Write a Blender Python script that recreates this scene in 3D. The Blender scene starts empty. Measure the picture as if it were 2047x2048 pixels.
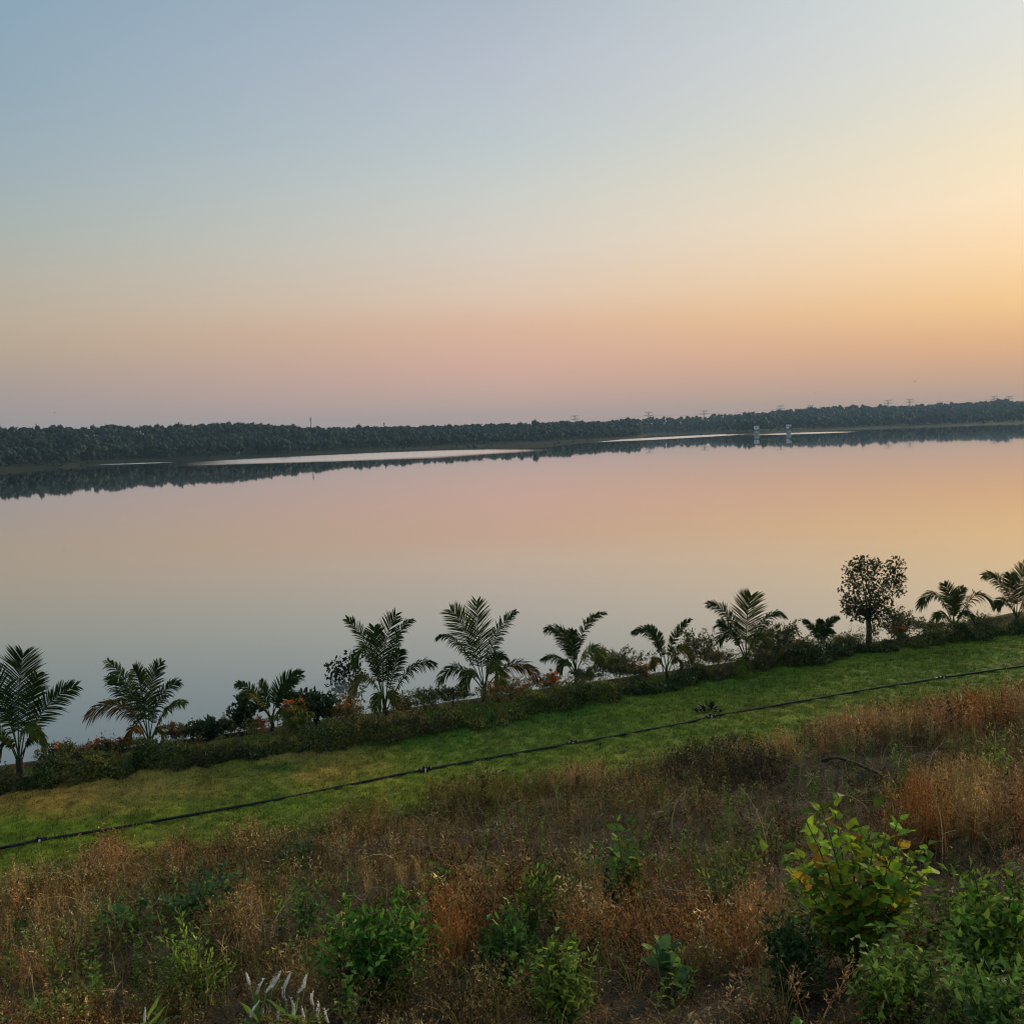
import bpy, math, random
import numpy as np
from mathutils import Vector, Matrix

random.seed(7)
RNG = np.random.default_rng(7)
SC = bpy.context.scene
COL = SC.collection
R = math.radians

# ------------------------------------------------------------------ camera
FPX = 2050.0                       # focal length in pixels of the 2047 px wide photograph
CAM = np.array([0.0, 0.0, 8.7])
ROLL = R(1.93)
PITCH = R(4.48)
F0 = np.array([0.0, math.cos(PITCH), -math.sin(PITCH)])
R0 = np.array([1.0, 0.0, 0.0])
U0 = np.cross(R0, F0)
RT = R0 * math.cos(ROLL) - U0 * math.sin(ROLL)
UP = R0 * math.sin(ROLL) + U0 * math.cos(ROLL)
cd = bpy.data.cameras.new('camera')
cd.sensor_width = 36.0
cd.lens = 36.0 * FPX / 2047.0
cd.clip_start = 0.1
cd.clip_end = 30000.0
cam = bpy.data.objects.new('camera', cd)
COL.objects.link(cam)
m = Matrix(((RT[0], UP[0], -F0[0], CAM[0]), (RT[1], UP[1], -F0[1], CAM[1]), (RT[2], UP[2], -F0[2], CAM[2]), (0, 0, 0, 1)))
cam.matrix_world = m
SC.camera = cam

# ------------------------------------------------------------------ exposure
SC.render.engine = 'CYCLES'
SC.view_settings.view_transform = 'Standard'
SC.view_settings.look = 'None'
SC.view_settings.exposure = 0.0
SC.view_settings.gamma = 1.0
SC.view_settings.use_curve_mapping = False
SC.cycles.use_denoising = True
SC.cycles.filter_width = 1.1
SC.cycles.max_bounces = 6
SC.cycles.diffuse_bounces = 2
SC.cycles.glossy_bounces = 3
SC.cycles.transmission_bounces = 3
SC.cycles.volume_bounces = 0
SC.cycles.sample_clamp_indirect = 4.0

SUN_AZ = R(42.0)                   # clockwise from the viewing direction (+Y)
SUN_EL = R(13.0)

# ------------------------------------------------------------------ world: dusk sky
def lin(c):
    out = []
    for v in c:
        v = v / 255.0
        out.append(v / 12.92 if v <= 0.04045 else ((v + 0.055) / 1.055) ** 2.4)
    return (out[0], out[1], out[2], 1.0)

def build_world():
    w = bpy.data.worlds.new('World')
    SC.world = w
    w.use_nodes = True
    nt = w.node_tree
    nt.nodes.clear()
    N = nt.nodes.new
    L = nt.links.new
    def math_(op, a, b=None, c=None):
        n = N('ShaderNodeMath'); n.operation = op
        for i, v in enumerate((a, b, c)):
            if v is None: continue
            if isinstance(v, (int, float)): n.inputs[i].default_value = v
            else: L(v, n.inputs[i])
        return n.outputs[0]
    tc = N('ShaderNodeTexCoord')
    sep = N('ShaderNodeSeparateXYZ')
    L(tc.outputs['Generated'], sep.inputs[0])
    el = math_('MULTIPLY', math_('ARCSINE', sep.outputs['Z']), 180.0 / math.pi)
    az = math_('ARCTAN2', sep.outputs['X'], sep.outputs['Y'])
    cosd = math_('COSINE', math_('SUBTRACT', az, SUN_AZ))
    dl = math_('MULTIPLY', math_('ARCCOSINE', cosd), 180.0 / math.pi)
    fac = math_('DIVIDE', math_('ADD', el, 3.0), 93.0)
    Z = [(30, (136, 163, 184)), (45, (134, 160, 182)), (90, (130, 156, 178))]
    SL = [(-3, (120, 118, 124)), (0, (160, 150, 150)), (1.6, (164, 152, 151)), (3.4, (174, 157, 148)), (5.0, (184, 166, 145)),
          (6.3, (188, 172, 152)), (8.6, (181, 177, 164)), (11, (168, 178, 174)), (13.4, (158, 174, 181)), (17, (146, 168, 182)), (21.5, (135, 163, 182))]
    SM = [(-3, (130, 122, 124)), (0, (180, 159, 154)), (1.0, (186, 161, 154)), (2.2, (200, 167, 155)), (3.8, (214, 172, 155)), (5.7, (221, 181, 156)),
          (7.3, (223, 197, 175)), (10, (216, 206, 193)), (12.7, (204, 206, 200)), (15.4, (190, 200, 203)), (19.2, (182, 190, 202)), (22.8, (168, 181, 194))]
    SR = [(-3, (140, 122, 116)), (0, (186, 156, 140)), (1.0, (192, 158, 138)), (2.25, (204, 162, 134)), (3.8, (224, 175, 130)), (5.7, (242, 198, 142)),
          (8.2, (250, 216, 171)), (10.6, (250, 226, 191)), (13, (240, 226, 196)), (15.4, (230, 224, 206)), (17.7, (222, 222, 214)), (20, (217, 222, 217))]
    SA = [(-3, (104, 106, 116)), (0, (128, 128, 138)), (3.4, (146, 142, 150)), (6.3, (158, 156, 160)), (10, (150, 162, 174)), (16, (136, 160, 180)), (22, (126, 156, 180))]
    def ramp(stops, ztop):
        n = N('ShaderNodeValToRGB')
        cr = n.color_ramp
        cr.interpolation = 'B_SPLINE' if False else 'EASE' if False else 'LINEAR'
        st = stops + ztop
        cr.elements[0].position = (st[0][0] + 3.0) / 93.0
        cr.elements[0].color = lin(st[0][1])
        cr.elements[1].position = (st[-1][0] + 3.0) / 93.0
        cr.elements[1].color = lin(st[-1][1])
        for e, c in st[1:-1]:
            x = cr.elements.new((e + 3.0) / 93.0)
            x.color = lin(c)
        L(fac, n.inputs[0])
        return n.outputs[0]
    def step(a, b):
        n = N('ShaderNodeMapRange'); n.interpolation_type = 'SMOOTHERSTEP' if False else 'LINEAR'
        n.inputs['From Min'].default_value = a
        n.inputs['From Max'].default_value = b
        L(dl, n.inputs['Value'])
        return n.outputs['Result']
    def mix(f, a, b):
        n = N('ShaderNodeMix'); n.data_type = 'RGBA'
        if isinstance(f, float): n.inputs[0].default_value = f
        else: L(f, n.inputs[0])
        L(a, n.inputs[6]); L(b, n.inputs[7])
        return n.outputs[2]
    c = mix(step(15.5, 42.0), ramp(SR, [(32, (190, 204, 210)), (50, (154, 176, 192)), (90, (130, 156, 178))]),
            ramp(SM, [(34, (150, 172, 190)), (50, (138, 163, 184)), (90, (130, 156, 178))]))
    c = mix(step(42.0, 68.5), c, ramp(SL, Z))
    c = mix(step(68.5, 150.0), c, ramp(SA, [(45, (130, 157, 180)), (90, (130, 156, 178))]))
    sky = N('ShaderNodeTexSky')
    sky.sky_type = 'NISHITA'
    sky.sun_disc = False
    sky.sun_elevation = SUN_EL
    sky.sun_rotation = SUN_AZ
    sky.air_density = 1.3
    sky.dust_density = 2.5
    b1 = N('ShaderNodeBackground'); L(sky.outputs[0], b1.inputs[0]); b1.inputs[1].default_value = 0.002
    b2 = N('ShaderNodeBackground'); L(c, b2.inputs[0]); b2.inputs[1].default_value = 1.0
    add = N('ShaderNodeAddShader')
    L(b1.outputs[0], add.inputs[0]); L(b2.outputs[0], add.inputs[1])
    out = N('ShaderNodeOutputWorld')
    L(add.outputs[0], out.inputs['Surface'])
build_world()

# ------------------------------------------------------------------ sun: the last warm glow from low on the far side
sl = bpy.data.lights.new('sun', 'SUN')
sl.energy = 3.4
sl.angle = R(12.0)
sl.color = (1.0, 0.80, 0.52)
so = bpy.data.objects.new('sun', sl)
COL.objects.link(so)
sd = Vector((math.sin(SUN_AZ) * math.cos(SUN_EL), math.cos(SUN_AZ) * math.cos(SUN_EL), math.sin(SUN_EL)))
so.rotation_euler = sd.to_track_quat('Z', 'Y').to_euler()
so.location = (60, 60, 40)

# ------------------------------------------------------------------ helpers
def ray(px, py):
    d = F0 + RT * ((px - 1023.5) / FPX) + UP * ((1024.0 - py) / FPX)
    return d

def proj(P):
    P = np.asarray(P, float) - CAM
    z = P @ F0
    return 1023.5 + FPX * (P @ RT) / z, 1024.0 - FPX * (P @ UP) / z, z

def _hash(ix, iy, s):
    n = (ix.astype(np.int64) * 374761393 + iy.astype(np.int64) * 668265263 + s * 974711) & 0xffffffff
    n = ((n ^ (n >> 13)) * 1274126177) & 0xffffffff
    return ((n ^ (n >> 16)) & 0xffff) / 65535.0

def vnoise(x, y, s=0):
    x = np.asarray(x, float); y = np.asarray(y, float)
    ix = np.floor(x); iy = np.floor(y)
    fx = x - ix; fy = y - iy
    fx = fx * fx * (3 - 2 * fx); fy = fy * fy * (3 - 2 * fy)
    a = _hash(ix, iy, s); b = _hash(ix + 1, iy, s); c = _hash(ix, iy + 1, s); d = _hash(ix + 1, iy + 1, s)
    return (a * (1 - fx) + b * fx) * (1 - fy) + (c * (1 - fx) + d * fx) * fy

def fbm(x, y, s=0, o=4):
    t = 0; a = 0.5
    for i in range(o):
        t = t + a * vnoise(x * 2 ** i, y * 2 ** i, s + i * 17)
        a *= 0.5
    return t / (1 - 0.5 ** o)

def sstep(a, b, x):
    t = np.clip((np.asarray(x, float) - a) / (b - a), 0, 1)
    return t * t * (3 - 2 * t)

ANG = R(23.0)
CU, SU = math.cos(ANG), math.sin(ANG)
WATER_Z = -2.5
def to_uv(x, y):
    return x * CU + y * SU, -x * SU + y * CU
def to_xy(u, v):
    return u * CU - v * SU, u * SU + v * CU

def ground_z(x, y):
    x = np.asarray(x, float); y = np.asarray(y, float)
    u, v = to_uv(x, y)
    k = 1.1
    z = 0.3 * k * np.logaddexp(0, (22.3 - v) / k)
    z = np.minimum(z, 7.1)
    bumps = (fbm(x * 0.55, y * 0.55, 3) - 0.5) * 0.5 * sstep(23.5, 20, v)
    z = z + bumps
    z = z - 4.0 * sstep(31.0, 35.2, v)
    z = z + 0.75 * sstep(30, 37, u) * np.exp(-((v - 32.4) / 1.2) ** 2)
    return z

def hit(px, py, lift=0.0):
    d = ray(px, py)
    t0, t1 = 2.0, 2.0
    while t1 < 400:
        p = CAM + d * t1
        if p[2] < ground_z(p[0], p[1]) + lift: break
        t0 = t1; t1 += 0.6
    for _ in range(16):
        tm = 0.5 * (t0 + t1)
        p = CAM + d * tm
        if p[2] < ground_z(p[0], p[1]) + lift: t1 = tm
        else: t0 = tm
    return CAM + d * t1

def at_depth(px, py, depth):
    return CAM + ray(px, py) * depth

def depth_of(P):
    return float((np.asarray(P) - CAM) @ F0)

def V3(a): return np.array(a, float)
def nrm(a):
    a = np.asarray(a, float)
    return a / (np.linalg.norm(a) + 1e-12)

# ------------------------------------------------------------------ materials
def new_mat(name):
    mt = bpy.data.materials.new(name)
    mt.use_nodes = True
    nt = mt.node_tree
    nt.nodes.clear()
    return mt, nt

def veg_mat(name, gain=(1, 1, 1), transl=0.3, rough=0.6, spec=0.05, objvar=0.0, attr=True, base=(0.1, 0.1, 0.1), noise=0.35, nscale=25.0):
    mt, nt = new_mat(name)
    N = nt.nodes.new; L = nt.links.new
    if attr:
        a = N('ShaderNodeAttribute'); a.attribute_name = 'Col'; c = a.outputs['Color']
    else:
        a = N('ShaderNodeRGB'); a.outputs[0].default_value = (*base, 1); c = a.outputs[0]
    tex = N('ShaderNodeTexNoise'); tex.inputs['Scale'].default_value = nscale; tex.inputs['Detail'].default_value = 2
    geo = N('ShaderNodeNewGeometry'); L(geo.outputs['Position'], tex.inputs['Vector'])
    mr = N('ShaderNodeMapRange'); mr.inputs['From Min'].default_value = 0.25; mr.inputs['From Max'].default_value = 0.75
    mr.inputs['To Min'].default_value = 1 - noise; mr.inputs['To Max'].default_value = 1 + noise
    L(tex.outputs['Fac'], mr.inputs['Value'])
    v = mr.outputs['Result']
    if objvar > 0:
        oi = N('ShaderNodeObjectInfo')
        m2 = N('ShaderNodeMapRange'); m2.inputs['To Min'].default_value = 1 - objvar; m2.inputs['To Max'].default_value = 1 + objvar
        L(oi.outputs['Random'], m2.inputs['Value'])
        mm = N('ShaderNodeMath'); mm.operation = 'MULTIPLY'; L(v, mm.inputs[0]); L(m2.outputs['Result'], mm.inputs[1]); v = mm.outputs[0]
        hs = N('ShaderNodeHueSaturation')
        m3 = N('ShaderNodeMapRange'); m3.inputs['To Min'].default_value = 0.485; m3.inputs['To Max'].default_value = 0.515
        L(oi.outputs['Random'], m3.inputs['Value']); L(m3.outputs['Result'], hs.inputs['Hue']); L(c, hs.inputs['Color']); c = hs.outputs[0]
    vm = N('ShaderNodeVectorMath'); vm.operation = 'SCALE'; L(c, vm.inputs[0]); L(v, vm.inputs['Scale'])
    vg = N('ShaderNodeVectorMath'); vg.operation = 'MULTIPLY'; L(vm.outputs[0], vg.inputs[0]); vg.inputs[1].default_value = gain
    p = N('ShaderNodeBsdfPrincipled')
    L(vg.outputs[0], p.inputs['Base Color']); p.inputs['Roughness'].default_value = rough; p.inputs['Specular IOR Level'].default_value = spec
    out = N('ShaderNodeOutputMaterial')
    if transl > 0:
        t = N('ShaderNodeBsdfTranslucent'); L(vg.outputs[0], t.inputs['Color'])
        mx = N('ShaderNodeMixShader'); mx.inputs[0].default_value = transl
        L(p.outputs[0], mx.inputs[1]); L(t.outputs[0], mx.inputs[2]); L(mx.outputs[0], out.inputs['Surface'])
    else:
        L(p.outputs[0], out.inputs['Surface'])
    return mt

def plain_mat(name, col, rough=0.6, spec=0.4, noise=0.25, nscale=8.0, col2=None, bump=0.0):
    mt, nt = new_mat(name)
    N = nt.nodes.new; L = nt.links.new
    tex = N('ShaderNodeTexNoise'); tex.inputs['Scale'].default_value = nscale; tex.inputs['Detail'].default_value = 5
    geo = N('ShaderNodeNewGeometry'); L(geo.outputs['Position'], tex.inputs['Vector'])
    mx = N('ShaderNodeMix'); mx.data_type = 'RGBA'
    c2 = col2 or tuple(min(1, x * (1 + 1.5 * noise)) for x in col)
    c1 = tuple(x * (1 - noise) for x in col)
    mr = N('ShaderNodeMapRange'); mr.inputs['From Min'].default_value = 0.3; mr.inputs['From Max'].default_value = 0.7
    L(tex.outputs['Fac'], mr.inputs['Value']); L(mr.outputs[0], mx.inputs[0])
    mx.inputs[6].default_value = (*c1, 1); mx.inputs[7].default_value = (*c2, 1)
    p = N('ShaderNodeBsdfPrincipled'); L(mx.outputs[2], p.inputs['Base Color'])
    p.inputs['Roughness'].default_value = rough; p.inputs['Specular IOR Level'].default_value = spec
    if bump > 0:
        b = N('ShaderNodeBump'); b.inputs['Strength'].default_value = bump; b.inputs['Distance'].default_value = 0.05
        L(tex.outputs['Fac'], b.inputs['Height']); L(b.outputs[0], p.inputs['Normal'])
    out = N('ShaderNodeOutputMaterial'); L(p.outputs[0], out.inputs['Surface'])
    return mt

M = {}
M['veg'] = veg_mat('vegetation')
M['forest'] = veg_mat('forest_leaves', transl=0.1, nscale=0.35, noise=0.4, spec=0.05, rough=0.8)
M['dry'] = veg_mat('dry_vegetation', transl=0.1, rough=0.75, spec=0.0, gain=(0.95, 0.9, 0.62))
M['frond'] = veg_mat('palm_leaf', transl=0.2, rough=0.6, spec=0.03, gain=(0.68, 0.78, 0.42))
M['bark'] = plain_mat('bark', (0.05, 0.04, 0.03), 0.9, 0.1, 0.4, 30.0, bump=0.6)
M['twig'] = plain_mat('dark_twig', (0.045, 0.033, 0.026), 0.85, 0.15, 0.4, 30.0)
M['greenstem'] = plain_mat('green_stem', (0.08, 0.11, 0.035), 0.6, 0.3, 0.3, 30.0)
M['pipe'] = plain_mat('black_pipe', (0.014, 0.014, 0.015), 0.5, 0.2, 0.5, 5.0, col2=(0.04, 0.038, 0.035))
M['whiteplastic'] = plain_mat('white_plastic', (0.62, 0.62, 0.58), 0.5, 0.4, 0.15, 20.0)
M['greymetal'] = plain_mat('grey_steel', (0.16, 0.16, 0.17), 0.6, 0.4, 0.2, 1.0)
M['concrete'] = plain_mat('weathered_concrete', (0.34, 0.35, 0.35), 0.85, 0.2, 0.25, 0.6)
M['whitewash'] = plain_mat('whitewashed_wall', (0.72, 0.73, 0.72), 0.8, 0.2, 0.12, 0.5)
M['dark'] = plain_mat('dark_opening', (0.02, 0.02, 0.022), 0.6, 0.3, 0.2, 1.0)

# ------------------------------------------------------------------ mesh buffer
class Buf:
    def __init__(s):
        s.v = []; s.f = []; s.c = []
    def add(s, vs, fs, cs):
        o = len(s.v)
        s.v.extend([tuple(x) for x in vs])
        s.f.extend([tuple(i + o for i in f) for f in fs])
        if len(cs) == 3 and isinstance(cs[0], (int, float)): s.c.extend([tuple(cs)] * len(vs))
        else: s.c.extend([tuple(x) for x in cs])
    def leaf(s, p, d, n, L, W, c, fold=0.12, c2=None):
        d = nrm(d); sd = np.cross(d, n); sd = nrm(sd); nn = np.cross(sd, d)
        p = V3(p)
        a = p; b = p + d * L * 0.45 + sd * W * 0.5 + nn * fold * L; t = p + d * L - nn * 0.06 * L; e = p + d * L * 0.45 - sd * W * 0.5 + nn * fold * L
        cc = c if c2 is None else [c, c, c2, c]
        s.add([a, b, t, e], [(0, 1, 2), (0, 2, 3)], cc if c2 is not None else c)
    def ribbon(s, pts, w, c, side=None, c2=None):
        pts = [V3(p) for p in pts]
        if side is None: side = nrm(RNG.normal(size=3))
        n = len(pts); vs = []; fs = []; cs = []
        for i, p in enumerate(pts):
            t = i / (n - 1)
            ww = w * (1 - 0.75 * t)
            vs.append(p - side * ww * 0.5); vs.append(p + side * ww * 0.5)
            cc = c if c2 is None else tuple(c[j] * (1 - t) + c2[j] * t for j in range(3))
            cs += [cc, cc]
        for i in range(n - 1): fs.append((2 * i, 2 * i + 1, 2 * i + 3, 2 * i + 2))
        s.add(vs, fs, cs)
    def tube(s, pts, radii, c, k=5, cap=True):
        pts = [V3(p) for p in pts]; n = len(pts); vs = []; fs = []
        for i, p in enumerate(pts):
            d = nrm(pts[min(i + 1, n - 1)] - pts[max(i - 1, 0)])
            a = nrm(np.cross(d, (0.31, 0.52, 0.17) if abs(d[2]) > 0.9 else (0, 0, 1))); b = np.cross(d, a)
            r = radii[i] if hasattr(radii, '__len__') else radii
            for j in range(k):
                th = 2 * math.pi * j / k
                vs.append(p + (a * math.cos(th) + b * math.sin(th)) * r)
        for i in range(n - 1):
            for j in range(k):
                j2 = (j + 1) % k
                fs.append((i * k + j, i * k + j2, (i + 1) * k + j2, (i + 1) * k + j))
        if cap:
            fs.append(tuple(range(k - 1, -1, -1))); fs.append(tuple((n - 1) * k + j for j in range(k)))
        s.add(vs, fs, c)
    def box(s, c0, size, c, ax=None):
        ax = ax if ax is not None else np.eye(3)
        c0 = V3(c0); h = np.asarray(size, float) / 2
        vs = []
        for sx in (-1, 1):
            for sy in (-1, 1):
                for sz in (-1, 1):
                    vs.append(c0 + ax[0] * sx * h[0] + ax[1] * sy * h[1] + ax[2] * sz * h[2])
        fs = [(0, 1, 3, 2), (4, 6, 7, 5), (0, 4, 5, 1), (2, 3, 7, 6), (0, 2, 6, 4), (1, 5, 7, 3)]
        s.add(vs, fs, c)
    def arrays(s):
        """vertices, triangles, colours as arrays (for scattering)"""
        tris = []
        for f in s.f:
            for i in range(1, len(f) - 1): tris.append((f[0], f[i], f[i + 1]))
        return np.array(s.v, np.float32), np.array(tris, np.int32), np.array(s.c, np.float32)
    def build(s, name, mat, parent=None, smooth=False, origin=None):
        v = np.array(s.v, float)
        if origin is not None: v = v - np.asarray(origin)
        me = bpy.data.meshes.new(name)
        me.from_pydata([tuple(x) for x in v], [], s.f)
        set_col(me, np.array(s.c, np.float32))
        return link_mesh(name, me, mat, parent, smooth, origin)

def set_col(me, c):
    at = me.color_attributes.new('Col', 'FLOAT_COLOR', 'POINT')
    rgba = np.ones((len(me.vertices), 4), np.float32)
    rgba[:, :3] = c
    at.data.foreach_set('color', rgba.ravel())

def link_mesh(name, me, mat, parent=None, smooth=False, origin=None):
    if mat is not None: me.materials.append(mat)
    if smooth: me.polygons.foreach_set('use_smooth', np.ones(len(me.polygons), bool))
    o = bpy.data.objects.new(name, me)
    COL.objects.link(o)
    if parent is not None:
        o.parent = parent
        if origin is not None: o.location = Vector(origin) - parent.location
    elif origin is not None: o.location = Vector(origin)
    return o

def mesh_np(name, v, tri, c, mat, parent=None, smooth=False):
    me = bpy.data.meshes.new(name)
    nv, nf = len(v), len(tri)
    k = tri.shape[1]
    me.vertices.add(nv); me.vertices.foreach_set('co', np.ascontiguousarray(v, np.float32).ravel())
    me.loops.add(nf * k); me.loops.foreach_set('vertex_index', np.ascontiguousarray(tri, np.int32).ravel())
    me.polygons.add(nf); me.polygons.foreach_set('loop_start', np.arange(0, nf * k, k, dtype=np.int32))
    me.polygons.foreach_set('loop_total', np.full(nf, k, np.int32))
    me.update(calc_edges=True)
    if c is not None: set_col(me, c)
    return link_mesh(name, me, mat, parent, smooth)

def scatter(protos, idx, pos, rotz, scale, tint, tilt=None):
    """merge copies of small prototype meshes into one triangle soup"""
    VV, TT, CC = [], [], []; off = 0
    idx = np.asarray(idx)
    for k, (pv, pt, pc) in enumerate(protos):
        sel = np.where(idx == k)[0]
        if len(sel) == 0: continue
        n = len(sel)
        c, s_ = np.cos(rotz[sel])[:, None], np.sin(rotz[sel])[:, None]
        sc = scale[sel]
        if sc.ndim == 1: sc = np.stack([sc, sc, sc], 1)
        x = pv[None, :, 0] * sc[:, 0:1]; y = pv[None, :, 1] * sc[:, 1:2]; z = pv[None, :, 2] * sc[:, 2:3]
        X = x * c - y * s_; Y = x * s_ + y * c
        if tilt is not None:
            X = X + z * tilt[sel, 0:1]; Y = Y + z * tilt[sel, 1:2]
        P = np.stack([X + pos[sel, 0:1], Y + pos[sel, 1:2], z + pos[sel, 2:3]], 2)
        VV.append(P.reshape(-1, 3))
        TT.append((pt[None] + (np.arange(n) * len(pv))[:, None, None] + off).reshape(-1, 3))
        CC.append((pc[None] * tint[sel][:, None, :]).reshape(-1, 3))
        off += n * len(pv)
    return np.concatenate(VV), np.concatenate(TT), np.concatenate(CC)

def tag(o, label=None, cat=None, group=None, kind=None):
    if label: o['label'] = label
    if cat: o['category'] = cat
    if group: o['group'] = group
    if kind: o['kind'] = kind
    return o

def empty(name, loc, label, cat, group=None):
    o = bpy.data.objects.new(name, None)
    o.empty_display_size = 0.2
    COL.objects.link(o)
    o.location = Vector(tuple(loc))
    return tag(o, label, cat, group)

def bez(p0, p1, p2, n):
    return [p0 * (1 - t) ** 2 + p1 * 2 * t * (1 - t) + p2 * t * t for t in np.linspace(0, 1, n)]

def blend(px, py, blobs, default):
    """smooth map of values over the slope; blobs: (cx, cy, rx, ry, value, strength)"""
    px = np.asarray(px, float); py = np.asarray(py, float)
    dv = np.asarray(default, float)
    out = np.tile(dv, (len(px), 1)) if dv.ndim else np.full((len(px), 1), float(dv))
    for cx, cy, rx, ry, val, st in blobs:
        w = st * np.exp(-(((px - cx) / rx) ** 2 + ((py - cy) / ry) ** 2) ** 1.5)
        out = out * (1 - w[:, None]) + np.atleast_1d(np.asarray(val, float))[None] * w[:, None]
    return out

# ================================================================== THE SETTING
# ------------------------------------------------------------------ near ground
def build_ground():
    us = np.concatenate([np.arange(-90, -24, 3.0), np.arange(-24, 46, 0.5), np.arange(46, 160, 4.0)])
    vs = np.concatenate([np.arange(-40, 0, 2.0), np.arange(0, 24, 0.4), np.arange(24, 38.1, 0.35)])
    U_, V_ = np.meshgrid(us, vs, indexing='ij')
    X, Y = to_xy(U_, V_)
    Zg = ground_z(X, Y)
    v = np.stack([X, Y, Zg], 2).reshape(-1, 3)
    nu, nv = len(us), len(vs)
    i = np.arange(nu * nv).reshape(nu, nv)
    q = np.stack([i[:-1, :-1], i[1:, :-1], i[1:, 1:], i[:-1, 1:]], 2).reshape(-1, 4)
    mt, nt = new_mat('weedy_soil')
    N = nt.nodes.new; L = nt.links.new
    geo = N('ShaderNodeNewGeometry')
    t1 = N('ShaderNodeTexNoise'); t1.inputs['Scale'].default_value = 1.1; t1.inputs['Detail'].default_value = 8; L(geo.outputs['Position'], t1.inputs['Vector'])
    t2 = N('ShaderNodeTexNoise'); t2.inputs['Scale'].default_value = 34; t2.inputs['Detail'].default_value = 6; L(geo.outputs['Position'], t2.inputs['Vector'])
    cr = N('ShaderNodeValToRGB'); L(t1.outputs['Fac'], cr.inputs[0])
    cr.color_ramp.elements[0].position = 0.3; cr.color_ramp.elements[0].color = (0.026, 0.02, 0.012, 1)
    cr.color_ramp.elements[1].position = 0.7; cr.color_ramp.elements[1].color = (0.08, 0.058, 0.034, 1)
    mr = N('ShaderNodeMapRange'); mr.inputs['From Min'].default_value = 0.3; mr.inputs['From Max'].default_value = 0.7; mr.inputs['To Min'].default_value = 0.35; mr.inputs['To Max'].default_value = 1.7
    L(t2.outputs['Fac'], mr.inputs['Value'])
    vm = N('ShaderNodeVectorMath'); vm.operation = 'SCALE'; L(cr.outputs[0], vm.inputs[0]); L(mr.outputs[0], vm.inputs['Scale'])
    p = N('ShaderNodeBsdfPrincipled'); L(vm.outputs[0], p.inputs['Base Color']); p.inputs['Roughness'].default_value = 0.95; p.inputs['Specular IOR Level'].default_value = 0.1
    b = N('ShaderNodeBump'); b.inputs['Strength'].default_value = 0.8; b.inputs['Distance'].default_value = 0.06; L(t2.outputs['Fac'], b.inputs['Height']); L(b.outputs[0], p.inputs['Normal'])
    out = N('ShaderNodeOutputMaterial'); L(p.outputs[0], out.inputs['Surface'])
    o = mesh_np('ground', v, q, None, mt, smooth=True)
    tag(o, 'earth bank sloping down to the lake', kind='structure')
build_ground()

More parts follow.
